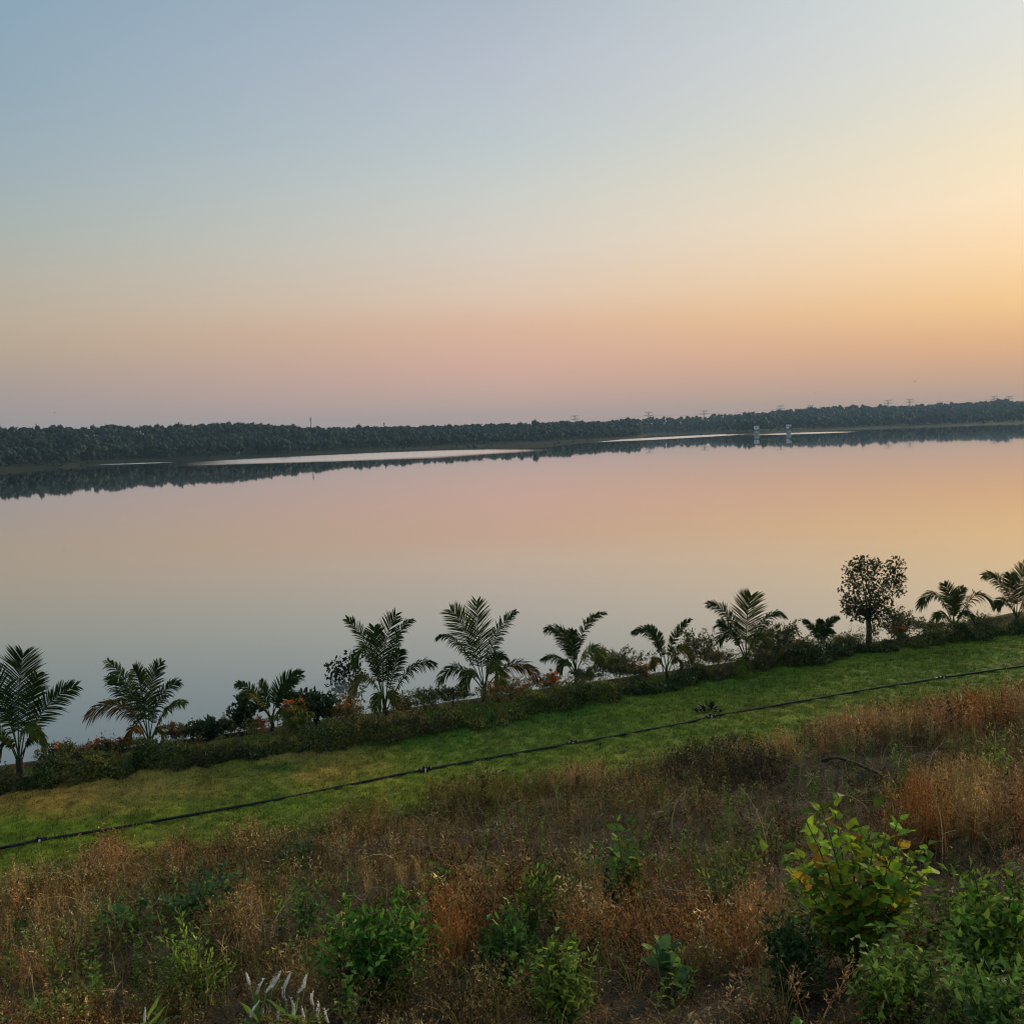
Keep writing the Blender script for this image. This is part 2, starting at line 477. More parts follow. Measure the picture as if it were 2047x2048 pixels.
# ------------------------------------------------------------------ water
def build_water():
    mt, nt = new_mat('lake_water')
    N = nt.nodes.new; L = nt.links.new
    geo = N('ShaderNodeNewGeometry')
    p = N('ShaderNodeBsdfGlossy'); p.inputs['Color'].default_value = (1, 1, 1, 1)
    dif = N('ShaderNodeBsdfDiffuse'); dif.inputs['Color'].default_value = (0.11, 0.125, 0.115, 1)
    lw = N('ShaderNodeLayerWeight'); lw.inputs['Blend'].default_value = 0.5
    pw = N('ShaderNodeMath'); pw.operation = 'POWER'; L(lw.outputs['Facing'], pw.inputs[0]); pw.inputs[1].default_value = 3.6
    pm = N('ShaderNodeMath'); pm.operation = 'MULTIPLY'; pm.use_clamp = True; L(pw.outputs[0], pm.inputs[0]); pm.inputs[1].default_value = 1.12
    ms = N('ShaderNodeMixShader'); L(pm.outputs[0], ms.inputs[0]); L(dif.outputs[0], ms.inputs[1]); L(p.outputs[0], ms.inputs[2])
    # wind-ruffled patches off the far shore: centre, half axes, bearing of the long axis
    def mth(op, a, b=None):
        n = N('ShaderNodeMath'); n.operation = op
        for i, x in enumerate((a, b)):
            if x is None: continue
            if isinstance(x, (int, float)): n.inputs[i].default_value = x
            else: L(x, n.inputs[i])
        return n.outputs[0]
    nz = N('ShaderNodeTexNoise'); nz.inputs['Scale'].default_value = 0.012; nz.inputs['Detail'].default_value = 4; L(geo.outputs['Position'], nz.inputs['Vector'])
    total = None
    for (x0, y0, x1, y1, halfw) in RUFFLES:
        mp = N('ShaderNodeMapping'); mp.vector_type = 'TEXTURE'
        L_ = math.hypot(x1 - x0, y1 - y0)
        mp.inputs['Location'].default_value = ((x0 + x1) / 2, (y0 + y1) / 2, WATER_Z)
        mp.inputs['Rotation'].default_value = (0, 0, math.atan2(y1 - y0, x1 - x0))
        mp.inputs['Scale'].default_value = (L_ / 2, halfw, 1)
        L(geo.outputs['Position'], mp.inputs['Vector'])
        ln = N('ShaderNodeVectorMath'); ln.operation = 'LENGTH'; L(mp.outputs[0], ln.inputs[0])
        e = mth('ADD', ln.outputs['Value'], mth('MULTIPLY', mth('SUBTRACT', nz.outputs['Fac'], 0.5), 0.5))
        mr = N('ShaderNodeMapRange'); mr.interpolation_type = 'SMOOTHSTEP'
        mr.inputs['From Min'].default_value = 1.05; mr.inputs['From Max'].default_value = 0.55
        L(e, mr.inputs['Value'])
        total = mr.outputs[0] if total is None else mth('MAXIMUM', total, mr.outputs[0])
    rr = N('ShaderNodeMapRange'); L(total, rr.inputs['Value']); rr.inputs['To Min'].default_value = 0.022; rr.inputs['To Max'].default_value = 0.2
    L(rr.outputs[0], p.inputs['Roughness'])
    # faint swell
    mp = N('ShaderNodeMapping'); mp.inputs['Scale'].default_value = (0.25, 0.25, 0.25); L(geo.outputs['Position'], mp.inputs['Vector'])
    nw = N('ShaderNodeTexNoise'); nw.inputs['Scale'].default_value = 1.0; nw.inputs['Detail'].default_value = 2; L(mp.outputs[0], nw.inputs['Vector'])
    b = N('ShaderNodeBump'); b.inputs['Strength'].default_value = 0.06; b.inputs['Distance'].default_value = 0.02; L(nw.outputs['Fac'], b.inputs['Height'])
    out = N('ShaderNodeOutputMaterial'); L(ms.outputs[0], out.inputs['Surface'])
    # sheet from just inside the near bank out past the far land
    vv = [(*to_xy(u, 33.0), WATER_Z) for u in (-2000, -400, -90, 160, 500, 2500)] + [(2600, 3450, WATER_Z), (900, 3450, WATER_Z), (0, 3450, WATER_Z), (-900, 3450, WATER_Z), (-2600, 3450, WATER_Z)]
    ff = [(0, 1, 9, 10), (1, 2, 8, 9), (2, 3, 8), (3, 4, 7, 8), (4, 5, 6, 7)]
    me = bpy.data.meshes.new('lake_water'); me.from_pydata(vv, [], ff)
    o = link_mesh('lake_water', me, mt)
    tag(o, 'still lake mirroring the dusk sky', kind='structure')

def far(px, py):
    """point on the lake surface under a pixel of the photograph"""
    d = ray(px, py); t = (WATER_Z - CAM[2]) / d[2]
    return CAM + d * t
def seg(px0, py0, px1, py1, hw):
    a = far(px0, py0); b = far(px1, py1)
    return (a[0], a[1], b[0], b[1], hw)
RUFFLES = [seg(410, 920.5, 1105, 902, 135.0), seg(205, 930.5, 312, 924.5, 34.0), seg(-90, 944, 62, 936, 26.0), seg(1262, 877.0, 1462, 871.5, 250.0),
           seg(1474, 870.5, 1725, 862.8, 90.0)]
build_water()

# ------------------------------------------------------------------ far shore
def prof(px, xs, ys):
    return np.interp(px, xs, ys)
def az_of(px, py=870):
    d = ray(px, py); return math.atan2(d[0], d[1])
# by column of the photograph: distance of shoreline, of the tree line and of the skyline, height of the skyline (ground) over the water
FX = [-700, -300, 0, 300, 430, 560, 700, 900, 1050, 1100, 1200, 1275, 1295, 1400, 1432, 1455, 1500, 1700, 2040, 2400, 2800]
F_SH = [520, 530, 560, 700, 705, 715, 790, 700, 655, 690, 880, 1130, 1420, 1400, 1360, 1170, 1130, 1330, 1435, 1500, 1600]
F_TR = [528, 538, 568, 710, 716, 728, 806, 880, 920, 960, 1040, 1160, 1520, 1500, 1460, 1230, 1190, 1400, 1500, 1580, 1650]
F_SK = [900, 900, 920, 1010, 1030, 1080, 1150, 1200, 1300, 1350, 1400, 1500, 1950, 2000, 2000, 2030, 2080, 2350, 2600, 2650, 2700]
F_HT = [23, 23, 21.5, 18.5, 17.5, 17.0, 14.5, 14.0, 13.5, 13.5, 13.5, 14, 15.5, 16.5, 17, 18, 19, 28, 29, 28, 27]
FAZ = [az_of(x) for x in FX]
def far_ground(az, r):
    sh = np.interp(az, FAZ, F_SH); sk = np.interp(az, FAZ, F_SK); ht = np.interp(az, FAZ, F_HT); tr = np.interp(az, FAZ, F_TR)
    wob = (fbm(az * 60, az * 13 + 4, 21) - 0.5) * 40
    sh = sh + wob * 0.9
    s = r - sh
    low = np.clip(s / np.maximum(tr - sh, 5), -1, 1) * 1.3
    rise = sstep(tr - 10, sk, r) * (ht - 1.3)
    back = -sstep(sk, sk + 900, r) * ht * 0.35
    x = r * np.sin(az); y = r * np.cos(az)
    n = (fbm(x * 0.006, y * 0.006, 5) - 0.5) * 8 * sstep(tr, sk, r)
    return WATER_Z + np.where(s < 0, np.maximum(s * 0.08, -1.2), low + rise + back + n)

def build_far_land():
    azs = np.linspace(R(-46), R(50), 420)
    k = np.concatenate([np.linspace(-40, 140, 19), np.linspace(160, 1000, 22), np.linspace(1060, 1850, 12)])
    A, K = np.meshgrid(azs, k, indexing='ij')
    Rr = np.interp(A, FAZ, F_SH) + K
    Zf = far_ground(A, Rr)
    v = np.stack([Rr * np.sin(A), Rr * np.cos(A), Zf], 2).reshape(-1, 3)
    n0, n1 = A.shape
    i = np.arange(n0 * n1).reshape(n0, n1)
    q = np.stack([i[:-1, :-1], i[1:, :-1], i[1:, 1:], i[:-1, 1:]], 2).reshape(-1, 4)
    mt = plain_mat('far_scrub_ground', (0.022, 0.03, 0.02), 0.95, 0.02, 0.35, 0.02, col2=(0.04, 0.042, 0.026))
    o = mesh_np('far_shore_land', v, q, None, mt, smooth=True)
    tag(o, 'low wooded land along the far shore of the lake', kind='structure')
build_far_land()

def proto_tree(seed, tall=1.0):
    """one crown about 1 m wide and high on a short trunk, ragged outline"""
    rg = np.random.default_rng(seed)
    b = Buf()
    b.tube([(0, 0, 0), (rg.normal() * 0.02, rg.normal() * 0.02, 0.45)], [0.03, 0.02], (0.5, 0.42, 0.35), k=3, cap=False)
    nb = 2 + seed % 3
    for j in range(nb):
        c = np.array([rg.normal() * 0.17, rg.normal() * 0.17, 0.45 + 0.45 * rg.random() * tall])
        rad = 0.22 + 0.15 * rg.random()
        for _ in range(6):
            d = nrm(rg.normal(size=3)); d[2] *= 0.8
            p = c + d * rad * (0.7 + 0.4 * rg.random())
            s = 0.075 + 0.07 * rg.random()
            sh = 0.75 + 0.5 * rg.random()
            n = nrm(d + rg.normal(size=3) * 0.6)
            b.leaf(p, np.cross(n, rg.normal(size=3)), n, s * 1.8, s * 1.5, (sh, sh, sh))
        b.tube([c - (0, 0, rad * 0.7), c, c + (0, 0, rad * 0.7)], [rad * 0.45, rad * 0.92, rad * 0.5], (0.8, 0.8, 0.8), k=5, cap=False)
    return b.arrays()
TREES = [proto_tree(s, 1.0 + 0.25 * (s % 3)) for s in range(7)]

def build_forest(name, label, px0, px1, spacing, size, maxdepth, seed):
    rg = np.random.default_rng(seed)
    pts = []
    a0, a1 = az_of(px0), az_of(px1)
    rmax = 2760
    n = int((a1 - a0) * (rmax ** 2 - 500 ** 2) / 2 / spacing ** 2)
    az = a0 + (a1 - a0) * rg.random(n)
    rr = np.sqrt(500 ** 2 + (rmax ** 2 - 500 ** 2) * rg.random(n))
    tr = np.interp(az, FAZ, F_TR); sk = np.interp(az, FAZ, F_SK); sh = np.interp(az, FAZ, F_SH)
    x = rr * np.sin(az); y = rr * np.cos(az)
    dens = fbm(x * 0.012, y * 0.012, seed)
    keep = (rr > tr + (fbm(az * 90, az * 7, 9) - 0.5) * 50) & (rr < sk + maxdepth) & (dens > 0.28)
    # thin scrub out on the flat shore
    keep |= (rr > sh + 12) & (rr < tr) & (rg.random(n) < 0.06)
    az, rr, x, y, tr = az[keep], rr[keep], x[keep], y[keep], tr[keep]
    n = len(az)
    z = far_ground(az, rr) - 0.3
    h = size * (0.35 + 0.95 * rg.random(n) ** 1.5) * (0.6 + 0.8 * fbm(x * 0.018, y * 0.018, 83))
    h = np.where(rr < tr, h * 0.35, h)
    big = rg.random(n) < 0.02
    h = np.where(big, h * 1.25, h)
    wd = h * (0.75 + 0.5 * rg.random(n))
    sc = np.stack([wd, wd, h], 1)
    base = np.array([[0.034, 0.056, 0.048]])
    t = base * (0.55 + 0.95 * rg.random((n, 1))) * (1 + (rg.random((n, 3)) - 0.5) * 0.25)
    dry = rg.random(n) < 0.10
    t[dry] = t[dry] * np.array([1.9, 1.5, 1.2])
    v, tri, c = scatter(TREES, rg.integers(0, len(TREES), n), np.stack([x, y, z], 1), rg.random(n) * 6.28, sc, t)
    o = mesh_np(name, v, tri, c, M['forest'])
    tag(o, label, 'forest', kind='stuff')
    print(name, n, len(tri))
build_forest('forest', 'dense dark wood covering the nearer wing of the far shore', -220, 1282, 6.3, 6.5, 60, 31)
build_forest('forest', 'hazy dark wood on the higher ridge behind the intake towers', 1282, 2280, 12.8, 9.8, 60, 32)

# ------------------------------------------------------------------ lawn
LAWN_TINT = [  # photo column, row, half sizes, colour, strength
    (250, 1565, 330, 40, (0.23, 0.16, 0.085), 0.9), (600, 1502, 220, 24, (0.22, 0.16, 0.085), 0.9), (690, 1548, 100, 28, (0.25, 0.165, 0.08), 0.92),
    (60, 1600, 170, 34, (0.28, 0.17, 0.085), 0.95),
    (430, 1560, 130, 12, (0.04, 0.085, 0.016), 0.6), (540, 1535, 110, 10, (0.035, 0.08, 0.018), 0.7),
    (900, 1460, 170, 50, (0.035, 0.085, 0.02), 0.8), (1080, 1430, 160, 40, (0.035, 0.085, 0.022), 0.75), (1430, 1360, 140, 18, (0.04, 0.085, 0.022), 0.7),
    (520, 1590, 160, 30, (0.055, 0.1, 0.018), 0.5),
    (150, 1650, 260, 45, (0.095, 0.135, 0.022), 0.6), (300, 1720, 300, 50, (0.125, 0.14, 0.03), 0.7), (820, 1580, 180, 40, (0.13, 0.14, 0.03), 0.7),
    (1250, 1520, 200, 40, (0.11, 0.13, 0.03), 0.6), (1700, 1420, 300, 30, (0.11, 0.12, 0.03), 0.6), (1900, 1330, 260, 45, (0.075, 0.115, 0.024), 0.6),
]
def lawn_tint(P):
    px, py, _ = proj(P)
    px = px + (fbm(P[:, 0] * 0.7, P[:, 1] * 0.7, 45) - 0.5) * 150; py = py + (fbm(P[:, 0] * 0.9 + 5, P[:, 1] * 0.9, 46) - 0.5) * 60
    c = blend(px, py, LAWN_TINT, (0.075, 0.115, 0.022))
    n = fbm(P[:, 0] * 0.9, P[:, 1] * 0.9, 41)[:, None]
    c = c * (0.8 + 0.4 * n) * (0.68 + 0.64 * fbm(P[:, 0] * 2.6 + 3, P[:, 1] * 2.6, 48))[:, None]
    n2 = sstep(0.55, 0.72, fbm(P[:, 0] * 0.5 + 9, P[:, 1] * 0.5, 43))[:, None] * 0.22
    return (c * (1 - n2) + np.array([[0.13, 0.115, 0.045]]) * n2) * np.array([[1.35, 1.3, 0.66]])

def build_lawn():
    us = np.arange(-22, 46, 0.10); vs = np.arange(20.4, 30.25, 0.10)
    U_, V_ = np.meshgrid(us, vs, indexing='ij')
    X, Y = to_xy(U_, V_)
    z = ground_z(X, Y) + 0.085
    z += (fbm(X * 2.2, Y * 2.2, 51) - 0.5) * 0.12 + (vnoise(X * 4.5, Y * 4.5, 52) - 0.5) * 0.07
    P = np.stack([X, Y, z], 2).reshape(-1, 3)
    c = lawn_tint(P)
    nu, nv = U_.shape
    i = np.arange(nu * nv).reshape(nu, nv)
    q = np.stack([i[:-1, :-1], i[1:, :-1], i[1:, 1:], i[:-1, 1:]], 2).reshape(-1, 4)
    mt = veg_mat('lawn_turf', transl=0.0, rough=0.9, spec=0.1, noise=0.45, nscale=18.0, gain=(1.0, 1.0, 0.8))
    o = mesh_np('lawn', P, q, c, mt, smooth=True)
    tag(o, 'strip of mown lawn between hedge and weedy slope', kind='structure')
    # blades
    protos = []
    for s in range(5):
        rg = np.random.default_rng(100 + s); b = Buf()
        for _ in range(6):
            a = rg.random() * 6.28; p = np.array([rg.normal() * 0.035, rg.normal() * 0.035, 0])
            h = 0.03 + 0.045 * rg.random(); le = 0.02 + 0.035 * rg.random()
            sh = 0.7 + 0.6 * rg.random(); sd = np.array([-math.sin(a), math.cos(a), 0]) * 0.006
            t = p + np.array([math.cos(a) * le, math.sin(a) * le, h])
            b.add([p - sd, p + sd, t], [(0, 1, 2)], (sh, sh, sh * 0.9))
        protos.append(b.arrays())
    rg = np.random.default_rng(5)
    n = 54000
    u = rg.uniform(-17, 38, n); v = rg.uniform(20.3, 30.2, n)
    x, y = to_xy(u, v)
    z = ground_z(x, y) + 0.075 + (fbm(x * 2.2, y * 2.2, 51) - 0.5) * 0.12 + (vnoise(x * 4.5, y * 4.5, 52) - 0.5) * 0.07 + 0.005
    P = np.stack([x, y, z], 1)
    px, py, dz = proj(P)
    k = (px > -60) & (px < 2110)
    P = P[k]; n = len(P)
    t = lawn_tint(P) * (0.35 + 1.5 * rg.random((n, 1)))
    v_, tri, c = scatter(protos, rg.integers(0, 5, n), P, rg.random(n) * 6.28, 0.7 + 0.8 * rg.random(n), t)
    o = mesh_np('lawn_grass', v_, tri, c, M['veg'])
    tag(o, 'short grass blades of the mown lawn', 'grass', kind='stuff')
    print('lawn', len(tri))
build_lawn()

# ================================================================== THINGS
# ------------------------------------------------------------------ irrigation pipe on the lawn
PIPE_PX = [(-160, 1733), (-60, 1717), (0, 1707), (82, 1691), (181, 1675), (362, 1643), (544, 1609), (700, 1579), (850, 1548), (1000, 1521), (1144, 1494), (1300, 1467),
           (1347, 1458), (1420, 1441), (1528, 1422), (1710, 1390), (1883, 1362), (2047, 1338), (2150, 1322), (2300, 1302)]
def on_lawn(px, py, dz=0.0):
    P = hit(px, py); P = P.copy(); P[2] += dz; return P
def smooth_path(P, n):
    P = np.array(P); d = np.concatenate([[0], np.cumsum(np.linalg.norm(np.diff(P, axis=0), axis=1))])
    t = np.linspace(0, d[-1], n)
    Q = np.stack([np.interp(t, d, P[:, i]) for i in range(3)], 1)
    for _ in range(2): Q[1:-1] = (Q[:-2] + Q[1:-1] * 2 + Q[2:]) / 4
    return Q
def build_pipe():
    base = [on_lawn(px, py, 0.115) for px, py in PIPE_PX]
    root = empty('irrigation_pipe', base[10], 'long black irrigation pipe laid across the lawn', 'pipe')
    joints = [3, 8, 10, 13, 16]
    cuts = [0] + joints + [len(base) - 1]
    for a, b_ in zip(cuts[:-1], cuts[1:]):
        path = smooth_path(base[a:b_ + 1], 24)
        path[:, 2] += (fbm(path[:, 0] * 0.5, path[:, 1] * 0.5, 77) - 0.5) * 0.05
        path[0] = base[a]; path[-1] = base[b_]
        b = Buf(); b.tube(path, 0.034, (0.02, 0.02, 0.02), k=8)
        b.build('pipe_section', M['pipe'], root, True, root.location)
    for j in joints:
        p = base[j]; d = nrm(base[j + 1] - base[j - 1])
        b = Buf(); b.tube([p - d * 0.16, p - d * 0.13, p - d * 0.125, p + d * 0.125, p + d * 0.13, p + d * 0.16], [0.055, 0.07, 0.06, 0.06, 0.07, 0.055], (0.02, 0.02, 0.02), k=10)
        c = b.build('coupling', M['pipe'], root, True, root.location)
        b = Buf(); q = p + np.array([-0.02, -0.05, 0])
        b.tube([q + (0, 0, 0.0), q + (0, 0, 0.07), q + (0, 0, 0.08), q + (0, 0, 0.105)], [0.022, 0.018, 0.034, 0.03], (0.1, 0.1, 0.1), k=8)
        s = b.build('sprinkler', M['pipe'], root, True, root.location)
        b = Buf(); b.box(p + np.array([0.02, -0.085, 0.0]), (0.035, 0.03, 0.1), (0.6, 0.6, 0.6))
        b.build('clip', M['whiteplastic'], root, False, root.location)
build_pipe()

def build_hose():
    pts = [hit(px, py) + np.array([0, 0, 0.09]) for px, py in [(1640, 1521), (1655, 1520), (1685, 1526), (1709, 1535), (1746, 1552), (1775, 1566), (1800, 1582)]]
    pts[0][2] -= 0.12
    pts[-1][2] -= 0.12
    root = empty('hose', pts[3], 'short length of black hose lying among dry weeds', 'hose')
    b = Buf(); b.tube(smooth_path(pts, 30), 0.032, (0.02, 0.02, 0.02), k=8)
    b.build('tube', M['pipe'], root, True, root.location)
    d = nrm(pts[5] - pts[4]); p = pts[5]
    b = Buf(); b.tube([p - d * 0.08, p - d * 0.07, p + d * 0.07, p + d * 0.08], [0.033, 0.042, 0.042, 0.033], (0.3, 0.3, 0.3), k=10)
    b.build('coupling', M['greymetal'], root, True, root.location)
build_hose()

def build_heap():
    P = hit(1415, 1428); P[2] += 0.07
    rg = np.random.default_rng(3)
    root = empty('leaf_heap', P, 'small dark heap of wilted leaves on the lawn beside the pipe', 'leaf heap')
    b = Buf(); b2 = Buf()
    for i in range(60):
        a = rg.random() * 6.28; r = 0.3 * math.sqrt(rg.random())
        p = P + np.array([math.cos(a) * r, math.sin(a) * r * 0.7, 0.02 + 0.2 * (1 - r / 0.3) * rg.random()])
        d = nrm((math.cos(a), math.sin(a), 0.5 * rg.normal() + 0.4))
        pale = rg.random() < 0.22
        (b2 if pale else b).leaf(p, d, nrm(rg.normal(size=3) + (0, 0, 1)), 0.14 + 0.14 * rg.random(), 0.05 + 0.03 * rg.random(), (0.4, 0.38, 0.3) if pale else (0.015, 0.018, 0.016))
    b.build('leaf', M['veg'], root, False, root.location)['kind'] = 'stuff'
    b2.build('pale_leaf', M['veg'], root, False, root.location)['kind'] = 'stuff'
build_heap()

# ------------------------------------------------------------------ coconut palms
GREEN = (0.055, 0.085, 0.026); DGREEN = (0.034, 0.056, 0.02); YEL = (0.16, 0.15, 0.035); BROWN = (0.2, 0.1, 0.035); RUST = (0.24, 0.09, 0.03); OLIVE = (0.115, 0.125, 0.035)
def frond_mesh(p0, p1, p2, L, face, col, tipcol, rg, droop):
    """feather leaf along a bent midrib; face in 0..1: leaflets spread in the picture plane (1) or hang comb-like (0)"""
    b = Buf()
    n = 40
    path = bez(p0, p1, p2, n + 1)
    toward = nrm(CAM - p0)
    for i in range(9, n + 1):
        for h_ in (0, 1):
            t = (i + 0.5 * h_ - 0.3 + 0.3 * rg.random()) / n
            if t > 1: t = 1
            p = p0 * (1 - t) ** 2 + p1 * 2 * t * (1 - t) + p2 * t * t
            tg = nrm((p1 - p0) * (1 - t) + (p2 - p1) * t)
            upv = np.array([0, 0, 1.0])
            nrm_f = nrm(toward * face + (1 - face) * nrm(upv - tg * (upv @ tg) + 1e-6))
            sd = nrm(np.cross(tg, nrm_f))
            for sg in (-1, 1):
                if rg.random() < 0.1: continue
                ll = 1.22 * L * (0.35 + 0.65 * float(sstep(0.15, 0.5, t))) * (0.5 + 0.62 * math.sin(math.pi * min(1, 0.12 + t * 0.86)) ** 0.7) * (0.85 + 0.3 * rg.random())
                if t > 0.9: ll *= 0.75
                ang = 1.2 - 0.62 * t + rg.normal() * 0.06
                d = nrm(tg * math.cos(ang) + sd * sg * math.sin(ang) + nrm_f * (0.18 + 0.1 * rg.normal()))
                w = 0.036 * (0.75 + 0.4 * rg.random())
                dq = droop * (0.75 + 0.6 * rg.random()) + 0.06
                pts = [p + d * ll * q * (1 - 0.25 * dq * q) + np.array([0, 0, -dq * ll * 0.55 * q * q]) for q in (0, 0.35, 0.7, 1.0)]
                dd = nrm(pts[3] - pts[0]); ws = nrm(np.cross(dd, nrm_f + rg.normal(size=3) * 0.4)) * w * 0.5
                f = min(1, max(0, (rg.random() * 0.5 + 0.5 * t)))
                sh = 0.6 + 0.8 * rg.random()
                cc = [c * sh for c in col]; ct = [(col[k] * (1 - f) + tipcol[k] * f) * sh for k in range(3)]
                b.add([pts[0] - ws * 0.5, pts[0] + ws * 0.5, pts[1] + ws, pts[1] - ws, pts[2] + ws * 0.7, pts[2] - ws * 0.7, pts[3]], [(0, 1, 2, 3), (3, 2, 4, 5), (5, 4, 6)], [cc, cc, ct, ct, ct, ct, ct])
    return b

